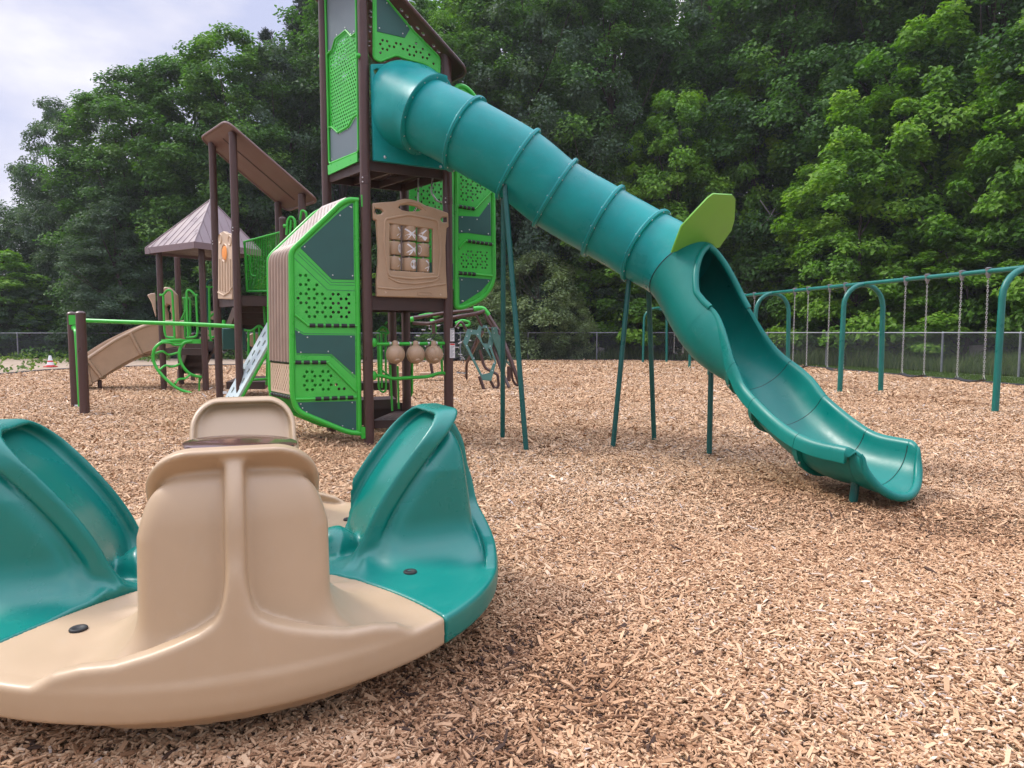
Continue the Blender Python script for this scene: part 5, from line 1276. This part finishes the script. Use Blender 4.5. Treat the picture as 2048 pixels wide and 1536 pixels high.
hq = [pxpoly(fX, p, c5) for p in ([(355, 345), (398, 345), (430, 415), (415, 490), (370, 482), (348, 415)], [(262, 400), (305, 402), (400, 545), (472, 655), (442, 752), (375, 765), (232, 490)], [(415, 525), (438, 540), (484, 655), (474, 668)])]
o_ = part('hex_plate', MB().plate(fX, q, hq, .03), M_dgreen, T12, bev=.004)
part('bolt', bolts(fX, [fX.uv(*c5(*p)) for p in ((225, 415), (262, 370), (322, 402), (228, 500), (296, 616), (375, 760), (395, 338), (432, 422), (438, 512), (380, 530), (478, 668), (465, 735))], .016, .012), M_steel, o_)
fY = vplane(at(*c5(570, 550), 17.0), (.62, .55)); q = pxpoly(fY, [(466, 335), (512, 335), (524, 400), (600, 480), (668, 665), (660, 715), (598, 655), (575, 772), (555, 735), (520, 560), (470, 420)], c5)
o_ = part('hex_plate', MB().plate(fY, q, [pxpoly(fY, [(545, 500), (575, 500), (632, 640), (615, 650), (575, 600)], c5)], .03), M_dgreen, T12, bev=.004)
part('bolt', bolts(fY, [fY.uv(*c5(*p)) for p in ((480, 352), (485, 388), (582, 615), (618, 662), (645, 670), (560, 708))], .016, .012), M_steel, o_)
b = MB(); R = random.Random(4); clp = MB()
for pts in ([(150, 735), (190, 748), (235, 745)], [(0, 600), (60, 560), (150, 610), (245, 590)], [(20, 490), (90, 520), (150, 490), (220, 470), (310, 460)], [(-160, 300), (-60, 330), (30, 310), (110, 340), (200, 330)], [(-140, 560), (-100, 470), (-60, 430), (0, 330)], [(150, 490), (165, 560), (200, 600), (215, 660)], [(-130, 330), (-170, 400), (-230, 420)], [(-20, 560), (40, 640), (90, 720)], [(-100, 300), (-80, 400), (-120, 480)]):
    p3 = cat(fp(pts, 18.2), 4); b.tube(p3, .012, 5)
    for k in range(2, len(p3), 4): clp.tube([p3[k]+Vector((-.05, 0, R.uniform(-.03, .03))), p3[k]+Vector((.05, 0, R.uniform(-.03, .03)))], .018, 6)
nt_ = part('rope', b, M_rope, T12); part('rope_clip', clp, M_clip, nt_)
part('low_seat', MB().box(at(868, 748, 19.5), .75, .4, .1).box(at(803, 748, 19.5), .5, .4, .1), M_tan, T12, bev=.02)

# ------------------------------------------------------------------ swing set
A0 = Vector((8.74, 11.95, 0)); A1 = Vector((6.75, 22.2, 0)); dS = (A1-A0).normalized(); pS = Vector((dS.y, -dS.x, 0)); ZB = 2.45
def sd(px): k = (px-1024)/FOC; return (A0.x-dS.x/dS.y*A0.y-0)/(k-dS.x/dS.y)   # depth of the beam line at a photo column
def sP(px): Y_ = sd(px); return Vector((k_x(px, Y_), Y_, 0))
def k_x(px, Y_): return A0.x+(Y_-A0.y)*dS.x/dS.y
T13 = thing('swing_set', 'long teal swing frame with arched legs at the right', 'swing frame', tuple(A0))
st0 = A0-dS*5.2
part('beam', MB().tube([st0+Zv*ZB, A1+Zv*ZB], .045, 14).lathe(A1+Zv*ZB, [(.05, -.02), (.055, .02), (.03, .04), (0, .045)], 12, dS), M_steelg, T13)
def arch(t, c, w=.50, r=.055, d=None):
    d = d or pS; zt = ZB-.02; pts = []
    pts += [c-d*(w+.03)+Zv*-.3, c-d*w+Zv*(zt-w)]
    for i in range(1, 12): a = pi-pi*i/12; pts.append(c+d*(w*cos(a))+Zv*(zt-w+w*sin(a)))
    pts += [c+d*w+Zv*(zt-w), c+d*(w+.03)+Zv*-.3]
    return part('arch_leg', MB().tube(pts, r, 14), M_steelg, t)
for Y_ in (8.0, 11.95, 15.95, 19.6): arch(T13, Vector((k_x(0, Y_), Y_, 0)))
arch(T13, A1)
def chain(b, p, q, n, r=.0036, a=.015):
    d = (q-p); ln = d.length; u = d/ln; e1 = u.orthogonal().normalized(); e2 = u.cross(e1)
    for i in range(n):
        c = p+d*((i+.5)/n); e = e1 if i % 2 else e2; hl_ = ln/n*.66
        b.tube([c+u*(hl_*cos(2*pi*k/8))+e*(a*sin(2*pi*k/8)) for k in range(8)], r, 4, closed=True)
SW = None
def make_swing():
    t = thing('swing', 'belt swing', 'swing'); g = .30
    for s_ in (-1, 1):
        b = MB(); chain(b, Vector((s_*g*.97, 0, ZB-.13)), Vector((s_*g, 0, .56)), 44); c_ = part('chain', b, M_chain, t)
        b = MB().lathe((s_*g*.97, 0, ZB-.13), [(.0, 0), (.028, .01), (.03, .05), (.045, .07), (.045, .12), (.06, .19), (.03, .2), (0, .2)], 10); part('hanger', b, M_galv, t)
        b = MB().tube([Vector((s_*g, 0, .57)), Vector((s_*g+.03, 0, .50)), Vector((s_*g-.03, 0, .50)), Vector((s_*g, 0, .57))], .006, 5); part('clip', b, M_chain, c_)
    pts = [Vector((g*x, 0, .50-.055*(1-x*x))) for x in [-1+2*i/10 for i in range(11)]]; b = MB(); V_ = []
    for p in pts: V_ += [p+Vector((0, dy, dz)) for dy, dz in ((-.07, 0), (.07, 0), (.07, -.014), (-.07, -.014))]
    b.add(V_, [(i*4+j, i*4+(j+1) % 4, i*4+4+(j+1) % 4, i*4+4+j) for i in range(10) for j in range(4)]+[(3, 2, 1, 0), (40, 41, 42, 43)]); part('seat', b, M_black, t, ang=30)
    return t
ang_s = atan2(dS.y, dS.x)
SWL = [(1972, 1913, 'nearest black belt swing on the right hand frame'), (1852, 1802, 'second nearest black belt swing on the right hand frame'), (1690, 1652, 'belt swing just left of the middle arch'), (1616, 1583, 'belt swing just right of the farther arch, beyond the slide'), (1508, 1484, 'belt swing partly hidden behind the slide chute')]
for i, (xa, xb, lab) in enumerate(SWL):
    ya, yb = sd(xa), sd(xb); Y_ = (ya+yb)/2; o = make_swing() if i == 0 else copy_tree(SW)
    if i == 0: SW = o
    o.location = (k_x(0, Y_), Y_, 0); o.rotation_euler = (0, 0, ang_s); o['label'] = lab; o['group'] = 'belt swings on the right hand frame'
# distant second swing frame behind the slide
f1 = (gr(1287, 725)+gr(1332, 725))/2; f2_ = (gr(1380, 737)+gr(1432, 735))/2; dF = (f2_-f1).normalized()
T14 = thing('swing_set', 'second smaller looking swing frame far behind the slide', 'swing frame', tuple(f1))
part('beam', MB().tube([f1+Zv*ZB, f2_+Zv*ZB], .045, 10), M_steelg, T14)
for p, l, r_ in ((f1, gr(1287, 725), gr(1332, 725)), (f2_, gr(1380, 737), gr(1432, 735))): arch(T14, p, (r_-l).length/2, .05, (r_-l).normalized())
for px_, lab in ((1357, 'belt swing on the distant frame behind the slide'),):
    o = copy_tree(SW); p = at(px_, 700, 29.4); o.location = (p.x, p.y, 0); o.rotation_euler = (0, 0, atan2(dF.y, dF.x)+.25); o['label'] = lab; o['group'] = 'belt swings on the distant frame'

# ------------------------------------------------------------------ traffic cone
c = gr(101, 733); T15 = thing('traffic_cone', 'small red and white striped cone standing on sandy ground at the left', 'traffic cone', tuple(c))
def cr_(z): return .15-.11*z/.44
for z0c, z1c, m_ in ((.0, .06, M_red), (.06, .18, M_white), (.18, .24, M_red), (.24, .44, M_white)):
    part('band', MB().lathe(c, [(cr_(z0c), z0c), (cr_(z1c), z1c)], 16), m_, T15)
part('base', MB().box(c+Vector((0, 0, .0)), .36, .36, .04), M_red, T15, bev=.01)
for k, (px_, m_) in enumerate(((110, M_orange), (109, M_leaf))):
    q = gr(px_, 731-k*1.0+k*2); tag(part('toy', MB().lathe(q+Vector((0, 0, .08-.0)), [(0, -.07), (.05, -.06), (.08, 0), (.05, .06), (0, .07)], 10), m_, loc=tuple(q)), ('small orange toy lying beside the cone', 'small green toy lying beside the cone')[k], 'toy')
# ------------------------------------------------------------------ whirl (merry-go-round)
def smin(a, b, k): h = np.maximum(k-np.abs(a-b), 0)/k; return np.minimum(a, b)-h*h*k*.25
def smax(a, b, k): return -smin(-a, -b, k)
def rbox2(x, y, cx, cy, hx, hy, r):
    qx = np.abs(x-cx)-hx+r; qy = np.abs(y-cy)-hy+r
    return np.hypot(np.maximum(qx, 0), np.maximum(qy, 0))+np.minimum(np.maximum(qx, qy), 0)-r
HY = np.array([0, .02, .03, .05, .07, .11, .18, .25, .35, .45, .53, .60, 1.2]); HZ = np.array([.60, .56, .51, .465, .44, .415, .388, .365, .338, .328, .305, .26, .25])
def seat_sdf(X, Y, Z, tan=True, tw=0.0):
    """one quarter of the whirl: x outward, y sideways, z up"""
    X0, Y0 = X, Y; X, Y = X*cos(tw)+Y*sin(tw), -X*sin(tw)+Y*cos(tw); r = np.hypot(X, Y); ay = np.abs(Y)
    plat = smax(smax(r-1.20, Z-.262, .02), .15-Z, .07); plat = smax(plat, (r-1.2)*.75-(Z-.15)*.66-.0, .03)
    plat = np.maximum(plat, .22-r)
    # skirt rising into the central rib
    Rw = 1.200-.11*np.clip(Z-.27, 0, 1)-.05*np.clip(Z-.27, 0, 1)**2-1.7*np.clip(Z-.72, 0, 1)**2
    hz = np.interp(ay, HY, HZ); g = np.interp(ay, HY, np.gradient(HZ, HY)); sl = 1/np.sqrt(1+np.minimum(g*g, 30))
    thw = .026+.03*np.exp(-(ay/.30)**2)*np.clip(1.2-Z*1.4, 0, 1)
    wall = smax(smax(r-Rw, Rw-2*thw-r, .03), np.maximum((Z-hz)*sl, .15-Z), .02)
    rib = smax(ay-(.031+.35*np.clip(.56-Z, 0, 1)**2), r-Rw+.012, .03)
    # backrest: slanted inner shell
    zz = np.clip((Z-.31)/.66, 0, 1.2); rin = .54+.465*zz**1.45; sl2 = 1/np.sqrt(1+(.465*1.45/.66*zz**.45)**2); n = (X-rin)*sl2
    hw = .285
    sd = rbox2(Y, Z, 0, .60, hw, .365, .16)
    rib = smax(rib, np.maximum(np.maximum(.03-n, .25-Z), Z-.93), .02); wall = smax(wall, .02-n, .02)
    plate = smax(np.abs(n+.014)-.044, sd, .025)
    rec = smax(np.abs(n+.06)-.066, sd+.028+.05*np.clip(n+.05, 0, .1), .03)
    wcol = .305-.062*np.exp(-(n/.055)**2)-.06*np.clip((Z-.68)/.25, 0, 1)+.075*np.clip((.46-Z)/.2, 0, 1)**2
    ro = Rw-.085+.0*ay-.55*ay*ay
    col = smax(smax(-n-.01, X-ro, .05), smax(ay-wcol, Z-.91, .08), .07)
    body = smin(col, plate, .018); body = body+0
    d = smin(plat, body, .15); d = smin(d, wall, .012); d = smin(d, rib, .03)
    d = smax(d, -rec, .02)
    bump = np.sqrt(((X-.43)/1.0)**2+(Y/1.15)**2+((Z-.29)/.9)**2)-.10
    d = smin(d, bump, .06)
    for sg in (-1, 1):                    # finger wells at the rim
        w_ = np.sqrt(((X-.98)/1)**2+((Y-sg*.44)/1)**2+((Z-.262)/.35)**2)*.4-.012
    X, Y = X0, Y0
    ha = np.radians(43+13*np.clip((1.2-r)/.7, 0, 1)); ha = ha if tan else pi/2-ha
    return np.maximum(d, (np.abs(np.arctan2(Y, X)+.095)-ha)*r+.003)
def surface_nets(f, lo, hi, h):
    ax = [np.arange(a, b+h, h) for a, b in zip(lo, hi)]; G = np.meshgrid(*ax, indexing='ij'); v = f(*G).astype(np.float32)
    s = v < 0; n = [len(a) for a in ax]; sh = (n[0]-1, n[1]-1, n[2]-1); acc = np.zeros(sh+(3,), np.float32); cnt = np.zeros(sh, np.float32)
    offs = [(i, j, k) for i in (0, 1) for j in (0, 1) for k in (0, 1)]
    def sub(a, o): return a[o[0]:o[0]+sh[0], o[1]:o[1]+sh[1], o[2]:o[2]+sh[2]]
    for a in offs:
        for d in range(3):
            if a[d]: continue
            b = list(a); b[d] = 1; va, vb = sub(v, a), sub(v, b); m = (va < 0) != (vb < 0); t = np.where(m, va/np.where(m, va-vb, 1), 0)
            for c in range(3): acc[..., c] += np.where(m, a[c]+(t if c == d else 0), 0)
            cnt += m
    m = cnt > 0; idx = -np.ones(sh, np.int64); idx[m] = np.arange(m.sum()); I = np.argwhere(m)
    V = (I+acc[m]/cnt[m][:, None])*h+np.array(lo)
    F = []
    for d in range(3):
        o1, o2 = [(1, 2), (2, 0), (0, 1)][d]
        sl = [slice(1, -1)]*3; sl[d] = slice(0, None)
        a = s[tuple(slice(0, n[k]-1) if k == d else slice(1, n[k]-1) for k in range(3))]
        b = s[tuple(slice(1, n[k]) if k == d else slice(1, n[k]-1) for k in range(3))]
        for flag, cond in ((0, a & ~b), (1, b & ~a)):
            Q = np.argwhere(cond); Q = Q+np.array([0 if k == d else 1 for k in range(3)])
            def cell(x, y): q = Q.copy(); q[:, o1] -= x; q[:, o2] -= y; return idx[q[:, 0], q[:, 1], q[:, 2]]
            q = np.stack([cell(1, 1), cell(0, 1), cell(0, 0), cell(1, 0)], 1); F.append(q if flag == 0 else q[:, ::-1])
    F = np.concatenate(F); F = F[(F >= 0).all(1)]
    E2 = np.concatenate([F[:, [0, 1]], F[:, [1, 2]], F[:, [2, 3]], F[:, [3, 0]]]); deg = np.bincount(E2.ravel(), minlength=len(V))[:, None]
    for it in range(7):                    # relax, then pull the vertices exactly onto the surface
        if it < 5:
            A_ = np.stack([np.bincount(E2[:, 0], V[E2[:, 1], c], len(V))+np.bincount(E2[:, 1], V[E2[:, 0], c], len(V)) for c in range(3)], 1)/deg; V = V+.45*(A_-V)
        e_ = 1e-3; g = np.stack([f(V[:, 0]+e_, V[:, 1], V[:, 2])-f(V[:, 0]-e_, V[:, 1], V[:, 2]), f(V[:, 0], V[:, 1]+e_, V[:, 2])-f(V[:, 0], V[:, 1]-e_, V[:, 2]), f(V[:, 0], V[:, 1], V[:, 2]+e_)-f(V[:, 0], V[:, 1], V[:, 2]-e_)], 1)/(2*e_)
        dd = f(V[:, 0], V[:, 1], V[:, 2]); gn = np.maximum((g*g).sum(1), .25); st = np.clip(dd/gn, -h*.5, h*.5)[:, None]*g; V = V-st*.9
    return V, F
V_, F_ = surface_nets(seat_sdf, (.14, -1.06, .10), (1.26, .94, 1.06), .0105)
WC = Vector((-1.27, 3.25, 0))
T16 = thing('merry_go_round', 'four seat moulded merry-go-round in tan and teal in the foreground', 'merry-go-round', tuple(WC))
me_t = npmesh('seat_tan', V_, F_, M_tanw, smooth_=True)
V_, F_ = surface_nets(lambda a, b, c: seat_sdf(a, b, c, False, radians(6)), (.14, -1.06, .10), (1.26, .94, 1.06), .0105)
me_g = npmesh('seat_teal', V_, F_, M_tealw, smooth_=True)
V_, F_ = surface_nets(lambda a, b, c: seat_sdf(a, b, c, False, radians(-4)), (.14, -1.06, .10), (1.26, .94, 1.06), .012)
me_g2 = npmesh('seat_teal', V_, F_, M_tealw, smooth_=True)
for k, (a, me) in enumerate(((290, me_t), (20, me_g), (110, me_t), (200, me_g2))):
    o = nobj('seat', me, T16); o.rotation_euler = (0, 0, radians(a)); o['label'] = ('tan seat seen from behind', 'teal seat on the right', 'tan seat facing the camera', 'teal seat cut by the left edge')[k]
    for ba_, br2 in (((-43 if k % 2 == 0 else -30), .82),):
        b = MB().lathe((br2*cos(radians(ba_)), br2*sin(radians(ba_)), .2665), [(0, .001), (.016, .0015), (.018, .004), (.028, .0055), (.031, .002), (.031, -.004)], 18)
        m2 = bpy.data.meshes.new('bolt_cap'); m2.from_pydata([(x, y, z) for x, y, z in b.v], [], b.f); m2.shade_smooth(); m2.materials.append(M_black)
        nobj('bolt_cap', m2, o)
part('hub', MB().lathe(WC, [(0, -.2), (.11, -.2), (.11, .80), (.05, .82), (0, .82)], 28), M_hub, T16)
part('base_drum', MB().lathe(WC, [(0, -.1), (.30, -.1), (.30, .13), (.95, .17), (.95, .20), (0, .20)], 32), M_black, T16)
tb = part('hand_table', MB().lathe(WC+Vector((0, 0, .815)), [(0, -.02), (.17, -.02), (.235, .0), (.252, .012), (.25, .022), (.235, .028), (.12, .036), (0, .040)], 44, (.03, .02, 1)), M_hub, T16)

# ------------------------------------------------------------------ thin summer haze
hz = bpy.data.materials.new('haze_air'); hz.use_nodes = True; t_ = hz.node_tree; t_.nodes.remove(t_.nodes['Principled BSDF'])
pv = t_.nodes.new('ShaderNodeVolumePrincipled'); pv.inputs['Color'].default_value = (.93, .95, 1, 1); pv.inputs['Density'].default_value = .00045; pv.inputs['Anisotropy'].default_value = .2
t_.links.new(pv.outputs[0], t_.nodes['Material Output'].inputs['Volume'])
o_ = part('haze', MB().box((0, 50, 14), 300, 260, 31.4), hz, ang=0); tag(o_, 'thin pale haze in the air in front of the forest', 'haze', kind='stuff')
